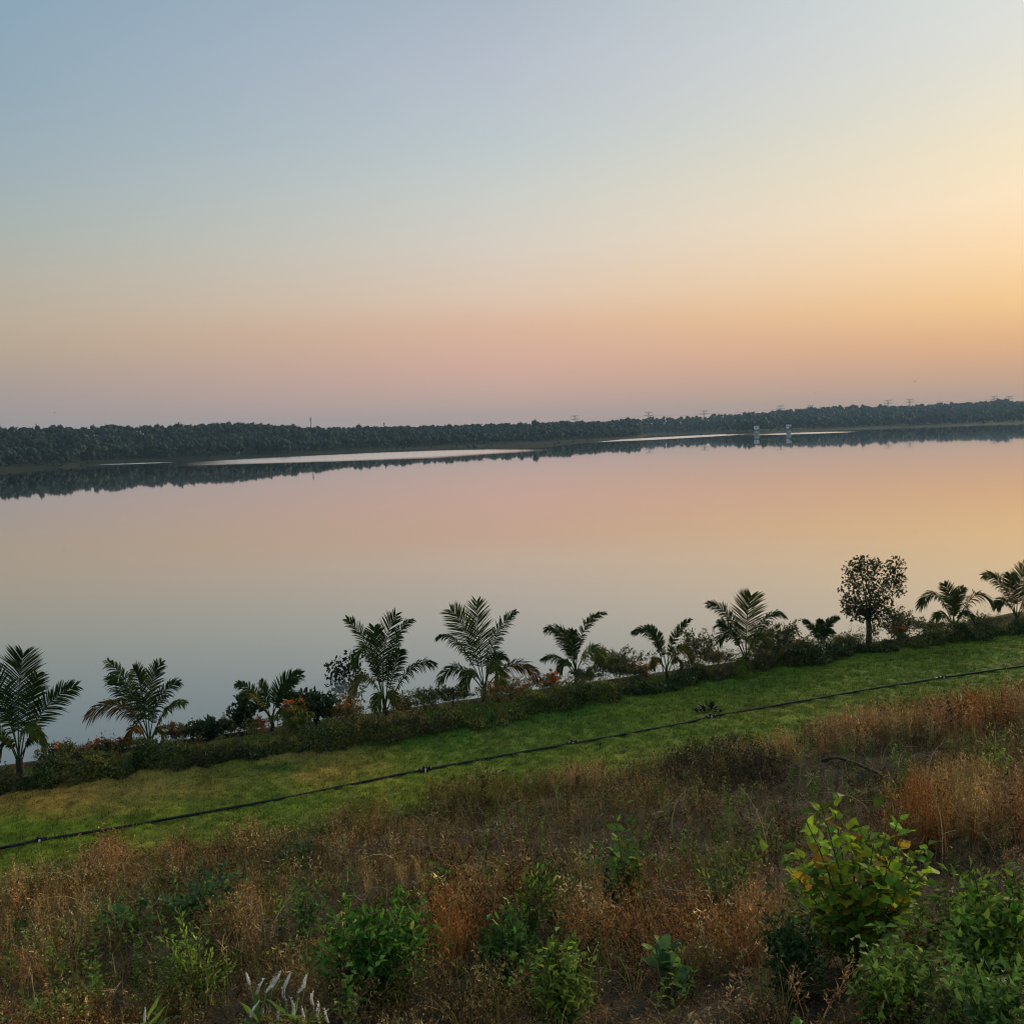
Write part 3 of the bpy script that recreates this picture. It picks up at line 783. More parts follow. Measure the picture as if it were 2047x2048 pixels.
PALMS = [  # base, crown, trunk radius, fronds: (start), (bend), (tip), leaflet px, face, colour, tip colour, droop, depth of tip as share of length
    dict(base=(40, 1562), crown=(38, 1478), r=0.13, label='tall palm with one upright broad frond, last palm before the browned-frond palm', fr=[
        ((36, 1470), (36, 1380), (47, 1308), 52, 1.0, DGREEN, DGREEN, .15, .1), ((42, 1465), (80, 1412), (152, 1372), 36, .85, DGREEN, DGREEN, .3, .2),
        ((34, 1465), (10, 1370), (-30, 1340), 40, .8, DGREEN, DGREEN, .3, -.2), ((36, 1470), (12, 1400), (-50, 1400), 40, .6, DGREEN, GREEN, .5, -.3),
        ((34, 1478), (46, 1432), (88, 1482), 26, .4, OLIVE, OLIVE, .8, -.6), ((40, 1478), (70, 1455), (86, 1492), 26, .3, GREEN, OLIVE, .9, .4),
        ((34, 1478), (0, 1445), (-40, 1490), 30, .4, GREEN, OLIVE, .8, -.3), ((36, 1480), (14, 1462), (0, 1525), 24, .4, DGREEN, GREEN, .8, .3), ((38, 1475), (60, 1400), (75, 1350), 34, .6, DGREEN, DGREEN, .3, .5)]),
    dict(base=(301, 1512), crown=(297, 1462), r=0.12, label='palm with a browned frond sweeping low over the water on one side', fr=[
        ((294, 1460), (250, 1392), (177, 1428), 38, .35, (0.07, 0.055, 0.02), RUST, .7, -.2), ((294, 1458), (268, 1375), (217, 1322), 30, .5, DGREEN, GREEN, .6, -.1),
        ((294, 1458), (286, 1375), (268, 1338), 36, .7, DGREEN, OLIVE, .4, -.5), ((296, 1458), (294, 1380), (322, 1326), 30, .5, DGREEN, DGREEN, .25, .2),
        ((298, 1458), (312, 1392), (357, 1364), 32, .4, DGREEN, DGREEN, .55, .1), ((302, 1460), (330, 1410), (369, 1405), 26, .3, GREEN, OLIVE, .75, -.1),
        ((293, 1458), (262, 1395), (222, 1352), 34, .5, DGREEN, GREEN, .6, .3), ((294, 1462), (272, 1440), (258, 1482), 22, .3, BROWN, RUST, .8, -.3), ((300, 1462), (320, 1445), (325, 1482), 20, .3, OLIVE, BROWN, .8, .3)]),
    dict(base=(545, 1462), crown=(539, 1412), r=0.075, label='small palm beside an orange marigold clump, its highest frond fanning sideways', fr=[
        ((540, 1410), (552, 1370), (602, 1348), 26, .7, DGREEN, DGREEN, .25, .1), ((538, 1410), (510, 1378), (476, 1366), 22, .4, DGREEN, GREEN, .6, .1),
        ((536, 1410), (510, 1380), (484, 1390), 20, .4, OLIVE, OLIVE, .6, -.3), ((538, 1410), (530, 1390), (522, 1362), 18, .6, GREEN, OLIVE, .3, -.3),
        ((541, 1412), (565, 1385), (592, 1396), 24, .5, DGREEN, OLIVE, .6, .2), ((536, 1412), (512, 1398), (498, 1430), 24, .4, DGREEN, GREEN, .7, .2),
        ((542, 1415), (565, 1412), (582, 1428), 22, .4, GREEN, OLIVE, .7, -.2), ((540, 1412), (570, 1370), (585, 1368), 22, .5, DGREEN, DGREEN, .3, -.2)]),
    dict(base=(771, 1442), crown=(768, 1392), r=0.12, label='tall palm in front of the dark round-leaved small tree', fr=[
        ((766, 1390), (742, 1290), (694, 1238), 26, .5, DGREEN, GREEN, .25, .0), ((768, 1388), (762, 1300), (790, 1230), 34, .9, DGREEN, DGREEN, .15, .1),
        ((770, 1388), (784, 1275), (823, 1240), 24, .35, DGREEN, DGREEN, .5, .1), ((772, 1390), (818, 1325), (866, 1326), 30, .25, DGREEN, DGREEN, .8, .0),
        ((766, 1388), (736, 1270), (708, 1330), 30, .35, GREEN, GREEN, .8, -.2), ((766, 1390), (730, 1325), (700, 1395), 26, .35, OLIVE, BROWN, .85, -.3),
        ((768, 1392), (776, 1370), (802, 1420), 22, .4, OLIVE, BROWN, .8, -.5), ((767, 1394), (760, 1372), (752, 1425), 20, .4, OLIVE, OLIVE, .8, -.5), ((768, 1388), (752, 1300), (748, 1255), 30, .8, DGREEN, GREEN, .2, .4),
        ((769, 1390), (790, 1330), (800, 1300), 26, .5, DGREEN, DGREEN, .5, .4)]),
    dict(base=(968, 1402), crown=(965, 1352), r=0.12, label='tallest palm with two upright fronds and a rust-coloured side frond over marigolds', fr=[
        ((965, 1350), (956, 1280), (953, 1204), 36, 1.0, DGREEN, OLIVE, .12, .05), ((963, 1350), (940, 1268), (902, 1220), 36, .9, DGREEN, OLIVE, .2, .1),
        ((967, 1350), (982, 1270), (1029, 1224), 26, .45, DGREEN, DGREEN, .5, .1), ((962, 1352), (918, 1272), (876, 1274), 24, .25, DGREEN, DGREEN, .8, .0),
        ((960, 1356), (915, 1318), (878, 1362), 28, .35, DGREEN, GREEN, .75, -.2), ((968, 1352), (1030, 1310), (1074, 1354), 28, .4, (0.09, 0.06, 0.025), RUST, .7, .0),
        ((966, 1352), (985, 1310), (1005, 1368), 26, .5, OLIVE, YEL, .7, -.5), ((966, 1350), (985, 1310), (1006, 1312), 26, .4, DGREEN, DGREEN, .6, .3), ((963, 1352), (940, 1325), (925, 1388), 24, .4, GREEN, OLIVE, .8, -.4)]),
    dict(base=(1152, 1372), crown=(1151, 1318), r=0.09, label='palm with one long frond reaching up and a yellowing lower frond', fr=[
        ((1151, 1316), (1160, 1250), (1208, 1226), 20, .4, DGREEN, DGREEN, .45, .0), ((1150, 1316), (1136, 1262), (1094, 1256), 30, .3, DGREEN, DGREEN, .7, .0),
        ((1150, 1316), (1142, 1290), (1146, 1262), 22, .7, DGREEN, GREEN, .3, -.2), ((1148, 1320), (1118, 1308), (1084, 1318), 18, .25, DGREEN, GREEN, .8, .0),
        ((1152, 1320), (1178, 1286), (1210, 1312), 26, .4, OLIVE, YEL, .7, -.2), ((1150, 1316), (1130, 1280), (1118, 1262), 24, .5, DGREEN, DGREEN, .5, .3), ((1149, 1320), (1130, 1312), (1118, 1345), 18, .4, GREEN, OLIVE, .7, -.2)]),
    dict(base=(1333, 1368), crown=(1330, 1316), r=0.07, label='small palm with a thin V of fronds between two leafy thickets', fr=[
        ((1330, 1314), (1342, 1272), (1379, 1239), 16, .4, DGREEN, DGREEN, .35, .0), ((1329, 1314), (1308, 1258), (1268, 1264), 22, .35, DGREEN, DGREEN, .5, .0),
        ((1330, 1314), (1318, 1270), (1293, 1254), 18, .5, DGREEN, GREEN, .4, .2), ((1331, 1318), (1358, 1280), (1384, 1316), 22, .4, OLIVE, BROWN, .75, -.1),
        ((1329, 1318), (1312, 1308), (1305, 1335), 16, .4, OLIVE, BROWN, .7, -.2), ((1332, 1318), (1352, 1308), (1362, 1335), 16, .4, OLIVE, BROWN, .7, .2)]),
    dict(base=(1492, 1348), crown=(1490, 1286), r=0.1, label='palm with a round upright fan and one yellow frond hanging down over the hedge', fr=[
        ((1490, 1284), (1490, 1240), (1501, 1192), 38, 1.0, DGREEN, OLIVE, .12, .05), ((1489, 1284), (1462, 1222), (1415, 1209), 24, .45, DGREEN, DGREEN, .45, .0),
        ((1492, 1284), (1530, 1222), (1568, 1231), 22, .25, DGREEN, DGREEN, .75, .0), ((1488, 1286), (1462, 1256), (1440, 1280), 26, .4, DGREEN, GREEN, .6, .0),
        ((1488, 1300), (1488, 1312), (1482, 1352), 24, 1.0, (0.12, 0.12, 0.03), YEL, .5, -1.2), ((1489, 1284), (1460, 1250), (1436, 1248), 24, .4, DGREEN, DGREEN, .5, .3), ((1492, 1286), (1515, 1262), (1535, 1285), 22, .4, OLIVE, OLIVE, .7, -.2)]),
    dict(base=(1640, 1306), crown=(1640, 1284), r=0.045, label='smallest palm, a short V of three fronds beside the leafy tree', fr=[
        ((1640, 1283), (1648, 1248), (1674, 1235), 14, .5, DGREEN, DGREEN, .35, .0), ((1640, 1283), (1628, 1258), (1606, 1242), 14, .5, DGREEN, DGREEN, .35, .0),
        ((1640, 1283), (1638, 1262), (1640, 1240), 14, .8, GREEN, GREEN, .3, -.2), ((1641, 1284), (1652, 1262), (1664, 1262), 13, .4, DGREEN, GREEN, .5, .1)]),
    dict(base=(1907, 1272), crown=(1905, 1238), r=0.06, label='low palm with two arching side fronds in front of the grassy mound', fr=[
        ((1905, 1236), (1903, 1200), (1887, 1168), 22, .9, DGREEN, OLIVE, .2, .1), ((1906, 1236), (1906, 1205), (1924, 1176), 18, .8, DGREEN, OLIVE, .2, .1),
        ((1904, 1236), (1872, 1170), (1838, 1214), 24, .3, DGREEN, DGREEN, .75, .0), ((1906, 1236), (1948, 1172), (1982, 1208), 26, .3, DGREEN, OLIVE, .8, .0),
        ((1904, 1238), (1885, 1220), (1870, 1236), 18, .4, GREEN, OLIVE, .7, -.2), ((1906, 1238), (1925, 1215), (1945, 1236), 18, .4, DGREEN, GREEN, .7, -.2)]),
    dict(base=(2034, 1258), crown=(2030, 1216), r=0.07, label='palm on the grassy mound, farthest along the hedge', fr=[
        ((2030, 1214), (2005, 1160), (1966, 1151), 24, .5, DGREEN, OLIVE, .45, .0), ((2031, 1214), (2034, 1170), (2048, 1130), 26, .95, DGREEN, OLIVE, .15, .05),
        ((2032, 1214), (2058, 1160), (2095, 1165), 24, .5, DGREEN, OLIVE, .5, .0), ((2029, 1216), (2008, 1190), (1992, 1215), 20, .4, DGREEN, GREEN, .7, -.1), ((2032, 1216), (2056, 1196), (2072, 1214), 20, .4, DGREEN, GREEN, .7, .1),
        ((2030, 1214), (2020, 1175), (2018, 1150), 24, .8, DGREEN, DGREEN, .3, .3)]),
]
def build_palms():
    for k, pl in enumerate(PALMS):
        rg = np.random.default_rng(200 + k)
        B = hit(*pl['base'])
        u, v = to_uv(B[0], B[1])
        D = depth_of(B); mpx = D / FPX
        root = empty('coconut_palm', B, pl['label'], 'palm', 'young palms along the hedge')
        C_ = at_depth(*pl['crown'], D) * 0.5 + B * 0.5
        b = Buf()
        m1 = (B + C_) / 2 + np.array([0.03, 0, 0]); r = pl['r'] * 0.85
        path = [B - (0, 0, 0.15), B * 0.7 + m1 * 0.3, m1, C_, C_ + (C_ - B) * 0.25]
        b.tube(path, [r * 1.25, r * 1.05, r * 0.95, r * 0.8, r * 0.3], (0.05, 0.04, 0.03), k=8)
        b.build('trunk', M['bark'], root, True, B)
        for (s, bd, tp, lp, face, col, tc, dr, dp) in pl['fr']:
            ln = math.hypot(tp[0] - s[0], tp[1] - s[1]) * mpx
            p0 = at_depth(*s, D) * 0.45 + B * 0.55; p0[0] += rg.normal() * 0.03; p1 = at_depth(*bd, D + dp * ln * 0.5); p2 = at_depth(*tp, D + dp * ln)
            # pull the bend out so that the curve passes near the drawn point
            p1 = p1 + (p1 - (p0 + p2) / 2) * 0.35
            fb = frond_mesh(p0, p1, p2, lp * mpx, face, col, tc, rg, dr)
            fr = fb.build('frond', M['frond'], root, False, B)
            mb = Buf(); mb.tube(bez(p0, p1, p2, 14), [0.022 * (1 - 0.8 * i / 13) for i in range(14)], (col[0] * 1.5 + 0.02, col[1] * 1.4 + 0.02, col[2] * 1.4 + 0.01), k=4, cap=False)
            mo = mb.build('midrib', M['frond'], None, False, None); mo.parent = fr; mo.location = Vector(tuple(-B))
build_palms()

# ------------------------------------------------------------------ broadleaf trees at the hedge
def leafy_tree(name, label, cat, base_px, fork_px, lobes, leafsize, nleaf, col, rg, trunk_r, dark=0.0):
    B = hit(*base_px); D = depth_of(B); mpx = D / FPX
    root = empty(name, B, label, cat)
    Fk = at_depth(*fork_px, D)
    b = Buf()
    b.tube([B - (0, 0, 0.2), B * 0.5 + Fk * 0.5 + (0.03, 0, 0), Fk], [trunk_r * 1.2, trunk_r, trunk_r * 0.85], (0.05, 0.04, 0.03), k=8, cap=False)
    cr = Buf()
    tot = sum(l[2] ** 2 for l in lobes)
    for (lx, ly, lr) in lobes:
        dz = rg.normal() * lr * 0.5 * mpx
        c = at_depth(lx, ly, D + dz)
        mid = Fk * 0.5 + c * 0.5 + rg.normal(size=3) * 0.08
        b.tube([Fk - (0, 0, 0.05), mid, c], [trunk_r * 0.3, trunk_r * 0.16, trunk_r * 0.06], (0.05, 0.04, 0.03), k=5, cap=False)
        rad = lr * mpx
        for _ in range(6):
            e = c + nrm(rg.normal(size=3)) * rad * 0.9
            b.tube([c * 0.7 + mid * 0.3, (c + e) / 2 + rg.normal(size=3) * 0.04, e], [trunk_r * 0.14, trunk_r * 0.1, trunk_r * 0.04], (0.05, 0.04, 0.03), k=3, cap=False)
        n = int(nleaf * lr ** 2 / tot)
        for _ in range(n):
            d = nrm(rg.normal(size=3)); q = c + d * rad * (rg.random() ** 0.4)
            sh = 0.6 + 0.8 * rg.random()
            dd = nrm(d + rg.normal(size=3) * 0.7 + (0, 0, -0.35))
            s = leafsize * (0.65 + 0.6 * rg.random())
            cr.leaf(q, dd, nrm(rg.normal(size=3) + (0, 0, 0.8)), s, s * 0.68, (col[0] * sh, col[1] * sh, col[2] * sh))
    b.build('trunk', M['bark'], root, True, B)
    cr.build('crown', M['veg'], root, False, B)
rgT = np.random.default_rng(77)
leafy_tree('broadleaf_tree', 'lone leafy tree with squarish crown on a short trunk above the hedge', 'tree', (1735, 1290), (1735, 1235),
           [(1735, 1135, 24), (1718, 1128, 16), (1752, 1128, 12), (1790, 1132, 20), (1698, 1138, 14), (1702, 1162, 17), (1730, 1165, 24), (1778, 1155, 18), (1765, 1180, 24), (1798, 1158, 12), (1796, 1180, 14), (1740, 1200, 22), (1705, 1190, 16), (1698, 1212, 17),
            (1708, 1230, 12), (1690, 1224, 10), (1768, 1212, 17), (1782, 1226, 10), (1796, 1228, 6), (1742, 1226, 14), (1680, 1178, 6), (1688, 1198, 10), (1745, 1252, 8), (1746, 1266, 8), (1722, 1230, 14), (1757, 1233, 13), (1735, 1214, 18), (1712, 1210, 14)], 0.12, 3000, (0.07, 0.082, 0.028), rgT, 0.105)
leafy_tree('small_tree', 'small dark round-leaved tree partly behind a tall palm', 'tree', (682, 1425), (684, 1375),
           [(672, 1335, 20), (664, 1352, 14), (690, 1330, 20), (700, 1305, 10), (712, 1325, 16), (685, 1355, 24), (712, 1350, 22), (696, 1375, 14), (675, 1375, 9), (720, 1372, 16), (700, 1395, 16)], 0.2, 460, (0.022, 0.034, 0.022), rgT, 0.07)

# ------------------------------------------------------------------ hedge and the shrubs on the bank
def hedge_path(t):
    """photo row of the hedge's foot along the lawn edge"""
    xs = [-250, 0, 200, 400, 600, 800, 1000, 1200, 1347, 1500, 1700, 1900, 2047, 2250]
    ys = [1640, 1588, 1560, 1535, 1512, 1487, 1450, 1412, 1382, 1352, 1318, 1290, 1271, 1245]
    return np.interp(t, xs, ys)
def build_hedge():
    rg = np.random.default_rng(61)
    feet = np.array([hit(px, hedge_path(px)) for px in np.arange(-240, 2260, 50)])
    root = empty('hedge', feet[24], 'low ragged dark hedge running the length of the lawn', 'hedge')
    d = np.concatenate([[0], np.cumsum(np.linalg.norm(np.diff(feet, axis=0), axis=1))])
    n = 46000
    t = rg.random(n) * d[-1]
    x = np.interp(t, d, feet[:, 0]); y = np.interp(t, d, feet[:, 1])
    wv = rg.random(n)
    hgt = 0.12 + 0.52 * sstep(0.28, 0.72, fbm(t * 1.5, t * 0, 3, 3)) + 0.3 * (fbm(t * 4.0, t * 0, 4) - 0.5)
    hgt = np.maximum(hgt, 0.08)
    dep = 0.75 + 0.3 * fbm(t * 0.4, t * 0 + 3, 5)
    # shell: front face, top and a little inside
    r = rg.random(n)
    shift = (fbm(t * 1.5, t * 0 + 21, 31, 3) - 0.5) * 1.1
    front = r < 0.55
    off = np.where(front, rg.random(n) ** 2 * 0.22, wv * dep)
    zz = np.where(front, rg.random(n) * hgt, hgt * (1 - 0.25 * rg.random(n) ** 2))
    off = off + np.where(front, 0.08 * (zz / 0.5) ** 2 + (fbm(t * 2.5, zz * 4, 6) - 0.5) * 0.45, 0)
    zz = zz + (rg.random(n) < 0.12) * rg.random(n) ** 2 * 0.4 * fbm(t * 5, t * 0, 14)
    off = off + shift
    X = x - SU * off; Y = y + CU * off
    Z = ground_z(X, Y) + 0.01 + zz
    protos = []
    for s in range(6):
        b = Buf(); g2 = np.random.default_rng(300 + s)
        for _ in range(2):
            dr = nrm(g2.normal(size=3) + (0, -0.3, 0.5)); sh = 0.6 + 0.8 * g2.random()
            b.leaf(g2.normal(size=3) * 0.02, dr, nrm(g2.normal(size=3)), 0.065 + 0.035 * g2.random(), 0.032, (sh, sh, sh))
        protos.append(b.arrays())
    base = np.array([[0.115, 0.14, 0.048]])
    tint = base * (0.3 + 1.3 * rg.random((n, 1)))
    kind_ = vnoise(t * 1.3 + 0.4 * vnoise(t * 6, t * 0, 12), t * 0 + 5, 11)[:, None]
    tint = tint * np.where(kind_ < 0.38, np.array([[0.6, 0.75, 0.6]]), np.where(kind_ > 0.62, np.array([[1.5, 1.3, 0.9]]), np.array([[1.0, 1.0, 1.0]])))
    m_ = sstep(0.5, 0.7, fbm(t * 0.5, t * 0 + 9, 7))[:, None]
    tint = tint * (1 - 0.5 * m_) + np.array([[0.2, 0.14, 0.06]]) * 0.5 * m_
    pale = rg.random(n) < 0.04
    tint[pale] = np.array([0.3, 0.3, 0.25])
    v, tri, c = scatter(protos, rg.integers(0, 6, n), np.stack([X, Y, Z], 1), rg.random(n) * 6.28, 0.7 + 0.7 * rg.random(n), tint)
    v = v - feet[24]
    mesh_np('foliage', v, tri, c, M['veg'], root)
    # weedy sprigs growing through it
    b = Buf()
    for i in range(1000):
        tt = rg.random() * d[-1]
        if rg.random() > 2.2 * float(fbm(np.array([tt * 1.1]), np.array([3.0]), 61)[0]) - 0.55: continue
        p = np.array([np.interp(tt, d, feet[:, 0]), np.interp(tt, d, feet[:, 1]), 0]); o = 0.1 + 0.9 * rg.random()
        p[0] -= SU * o; p[1] += CU * o; p[2] = float(ground_z(p[0], p[1])) + 0.15
        h = 0.35 + 0.7 * rg.random() ** 2
        e = p + np.array([rg.normal() * 0.14, rg.normal() * 0.14, h])
        base_c = [(0.14, 0.155, 0.04), (0.18, 0.125, 0.055), (0.09, 0.11, 0.035), (0.2, 0.2, 0.06)][rg.integers(4)]
        b.ribbon([p, (p + e) / 2 + rg.normal(size=3) * 0.03, e], 0.014, base_c)
        for _ in range(22):
            q = p + (e - p) * (0.15 + 0.9 * rg.random()) + rg.normal(size=3) * 0.045
            sh = 0.4 + 1.1 * rg.random()
            b.leaf(q, rg.normal(size=3) + (0, 0, 0.3), nrm(rg.normal(size=3) + (0, 0, 0.7)), 0.05 + 0.05 * rg.random(), 0.03, tuple(x * sh for x in base_c))
    b.build('foliage', M['veg'], root, False, feet[24])['kind'] = 'stuff'
    # woody inside
    b = Buf()
    for i in range(700):
        tt = rg.random() * d[-1]
        p = np.array([np.interp(tt, d, feet[:, 0]), np.interp(tt, d, feet[:, 1]), 0]); o = 0.25 + 0.4 * rg.random()
        p[0] -= SU * o; p[1] += CU * o; p[2] = float(ground_z(p[0], p[1]))
        e = p + np.array([rg.normal() * 0.12, rg.normal() * 0.12, 0.4])
        b.ribbon([p, (p + e) / 2 + rg.normal(size=3) * 0.03, e], 0.02, (0.03, 0.025, 0.02))
    b.build('stem', M['twig'], root, False, feet[24])['kind'] = 'stuff'
    print('hedge', len(tri))
build_hedge()

def shrub(name, label, cat, B, H, W, leaf, nleaf, col, col2, rg, group=None, upright=0.6, aspect=0.45, flowers=0, fcol=(0.55, 0.14, 0.02), fsize=0.1, stemmat='twig', leafmat='veg'):
    """branching shrub with its base at B: thin stems carrying leaves, optional flower heads"""
    root = empty(name, B, label, cat, group)
    st = Buf(); fo = Buf()
    tips = []
    nst = max(7, int(W * 16))
    segs = []
    for i in range(nst):
        a = rg.random() * 6.28; rr = W * 0.5 * math.sqrt(rg.random())
        h = H * (0.55 + 0.45 * rg.random()) * (1 - 0.35 * (rr / (W * 0.5)) ** 2)
        p0 = B + np.array([math.cos(a) * rr * 0.25, math.sin(a) * rr * 0.25, -0.03])
        p2 = B + np.array([math.cos(a) * rr, math.sin(a) * rr, h])
        p1 = B + np.array([math.cos(a) * rr * 0.5, math.sin(a) * rr * 0.5, h * upright])
        st.ribbon(bez(p0, p1, p2, 5), 0.014, (0.05, 0.045, 0.025))
        segs.append((p0, p1, p2)); tips.append(p2)
        for _ in range(3):
            t = 0.35 + 0.5 * rg.random()
            q = p0 * (1 - t) ** 2 + p1 * 2 * t * (1 - t) + p2 * t * t
            e = q + np.array([rg.normal() * W * 0.16, rg.normal() * W * 0.16, H * (0.08 + 0.2 * rg.random())])
            st.ribbon([q, (q + e) / 2 + (0, 0, 0.02), e], 0.009, (0.05, 0.045, 0.025))
            segs.append((q, (q + e) / 2 + (0, 0, 0.02), e)); tips.append(e)
    for _ in range(nleaf):
        p0, p1, p2 = segs[rg.integers(len(segs))]
        t = 0.2 + 0.8 * rg.random() ** 0.7
        q = p0 * (1 - t) ** 2 + p1 * 2 * t * (1 - t) + p2 * t * t + rg.normal(size=3) * leaf * 0.35
        tg = nrm(p2 - p0)
        d = nrm(tg * 0.5 + rg.normal(size=3) * 0.75 + (0, 0, 0.15))
        f = rg.random(); sh = 0.35 + 1.2 * rg.random()
        c = tuple((col[k] * (1 - f) + col2[k] * f) * sh for k in range(3))
        s = leaf * (0.6 + 0.7 * rg.random())
        fo.leaf(q, d, nrm(rg.normal(size=3) + (0, 0, 1.0)), s, s * aspect, c)
    st.build('stem', M[stemmat], root, False, B)
    fo.build('foliage', M[leafmat], root, False, B)
    if flowers:
        rg.shuffle(tips)
        tips = sorted(tips, key=lambda t: -t[2] + rg.normal() * 0.1)[:flowers]
        for t in tips:
            fb = Buf(); s = fsize * (0.8 + 0.5 * rg.random())
            for ring, (rad, zz, m_) in enumerate(((1.0, 0.0, 8), (0.65, 0.3, 7), (0.3, 0.5, 5))):
                for j in range(m_):
                    a = 6.28 * j / m_ + ring * 0.4
                    d = np.array([math.cos(a), math.sin(a), 0.15 + 0.6 * ring])
                    sh = 0.8 + 0.4 * rg.random()
                    fb.leaf(t + np.array([0, 0, zz * s * 0.6]), d, (0, 0, 1), s * rad * 0.9 + 0.01, s * 0.6, tuple(x * sh for x in fcol))
            fb.build('flower', M['veg'], root, False, B)
    return root

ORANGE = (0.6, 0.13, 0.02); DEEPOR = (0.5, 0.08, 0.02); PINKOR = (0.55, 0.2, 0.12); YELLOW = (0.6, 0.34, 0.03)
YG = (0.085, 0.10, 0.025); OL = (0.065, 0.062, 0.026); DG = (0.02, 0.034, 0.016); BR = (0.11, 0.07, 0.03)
BANK = [  # name, label, base px, height px, width px, leaf m, n, colours, flowers, flower colour
    ('marigold', 'marigold bush with orange flowers beside the small palm', (590, 1470), 60, 62, .075, 420, YG, (0.11, 0.13, 0.02), 9, ORANGE),
    ('marigold', 'yellow-green marigold with a few pink-orange heads near the tall end palm', (118, 1545), 58, 66, .06, 420, YG, OL, 4, PINKOR),
    ('marigold', 'marigold with a cluster of peach-coloured flowers at the water rim', (222, 1525), 48, 56, .06, 380, OL, DG, 7, PINKOR),
    ('marigold', 'broad rusty marigold patch at the foot of the tallest palm', (1015, 1412), 48, 120, .06, 800, BR, YG, 10, DEEPOR),
    ('marigold', 'orange marigold clump just beyond the tallest palm', (1100, 1392), 42, 60, .055, 420, YG, BR, 10, ORANGE),
    ('marigold', 'marigold with a flat row of orange heads between two palms', (1268, 1375), 45, 70, .055, 480, YG, DG, 12, ORANGE),
    ('marigold', 'low marigold with yellow heads under the round-fan palm', (1560, 1332), 34, 80, .055, 420, YG, BR, 7, YELLOW),
    ('marigold', 'marigold with few orange flowers beside the leafy tree', (1803, 1296), 38, 46, .055, 330, OL, YG, 5, ORANGE),
    ('marigold', 'tawny marigold bush under the drooping frond palm', (700, 1462), 62, 70, .06, 420, BR, (0.13, 0.09, 0.03), 5, (0.4, 0.2, 0.04)),
    ('shrub', 'dark broad-leaved shrub between marigolds and the small tree', (626, 1455), 66, 74, .15, 240, DG, DG, 0, None),
    ('shrub', 'dark feathery shrub standing close to the small palm', (490, 1470), 76, 44, .11, 170, DG, DG, 0, None),
    ('shrub', 'dark bushy shrub on the rim beside a yellow-green weed clump', (412, 1500), 60, 64, .12, 260, DG, (0.03, 0.045, 0.02), 0, None),
    ('shrub', 'upright brown-tinged shrub near the browned-frond palm', (362, 1512), 66, 58, .06, 420, OL, BR, 0, None),
    ('shrub', 'low yellow-green weed clump along the rim by the small palm', (450, 1492), 48, 90, .055, 650, OL, YG, 0, None),
    ('shrub', 'rusty low shrub at the foot of the small palm', (512, 1480), 42, 56, .05, 380, BR, (0.14, 0.07, 0.03), 0, None),
    ('shrub', 'leafy shrub of fine pale leaves between two tall palms', (850, 1440), 62, 84, .05, 620, OL, YG, 0, None),
    ('shrub', 'fine-leaved shrub at the foot of the tallest palm', (905, 1425), 56, 70, .05, 520, OL, DG, 0, None),
    ('shrub', 'brownish low shrub below the drooping comb frond', (812, 1448), 44, 50, .05, 330, BR, OL, 0, None),
    ('shrub', 'dense thicket of round leaves between two palms above orange heads', (1240, 1362), 62, 110, .07, 760, (0.035, 0.05, 0.018), OL, 0, None),
    ('shrub', 'spiky upright weeds rising beside the yellowing palm frond', (1205, 1372), 76, 50, .055, 330, OL, YG, 0, None),
    ('shrub', 'tall sparse weeds in front of open water by the thin palm', (1400, 1345), 84, 84, .07, 480, (0.04, 0.05, 0.02), OL, 0, None),
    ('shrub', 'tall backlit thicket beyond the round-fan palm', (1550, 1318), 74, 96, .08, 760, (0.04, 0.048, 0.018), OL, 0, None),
    ('shrub', 'brown weedy shrub beside the smallest palm', (1600, 1314), 34, 56, .06, 420, BR, OL, 0, None),
    ('shrub', 'yellow-tinged shrub between the smallest palm and the tree', (1685, 1302), 36, 60, .06, 460, YG, BR, 0, None),
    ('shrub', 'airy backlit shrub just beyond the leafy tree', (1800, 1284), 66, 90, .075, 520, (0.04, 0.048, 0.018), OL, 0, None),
    ('shrub', 'low green shrub below the arching palm', (1860, 1282), 38, 80, .06, 440, (0.04, 0.06, 0.02), OL, 0, None),
    ('shrub', 'dark low shrub on the mound between the last two palms', (1965, 1268), 38, 80, .06, 420, (0.035, 0.05, 0.02), OL, 0, None),
    ('shrub', 'tangled low shrub with pale leaves at the browned palm', (262, 1520), 44, 50, .05, 330, OL, YG, 0, None),
    ('shrub', 'low sprawling weeds on the rim between two tall palms', (165, 1535), 42, 60, .05, 380, OL, BR, 0, None),
    ('shrub', 'brown sprawling weeds below the hanging yellow frond', (1440, 1350), 46, 70, .06, 420, BR, OL, 0, None),
    ('shrub', 'dark shrub hugging the trunk of the yellowing palm', (1170, 1385), 46, 60, .06, 380, (0.035, 0.05, 0.018), YG, 0, None),
    ('shrub', 'green tuft beside the tawny marigold', (660, 1462), 50, 40, .07, 240, (0.03, 0.06, 0.02), DG, 0, None),
]
def shelf_point(px, py, w0=30.9):
    """ground point in this column of the photograph on the planted shelf behind the hedge"""
    w = w0 + 0.4 * math.sin(px * 0.7)
    lo, hi = 1000.0, 1900.0
    for _ in range(40):
        y = 0.5 * (lo + hi); d = ray(px, y); P = CAM + d * (-CAM[2] / d[2])
        if d[2] >= 0 or to_uv(P[0], P[1])[1] > w: lo = y
        else: hi = y
    P[2] = float(ground_z(P[0], P[1]))
    return P
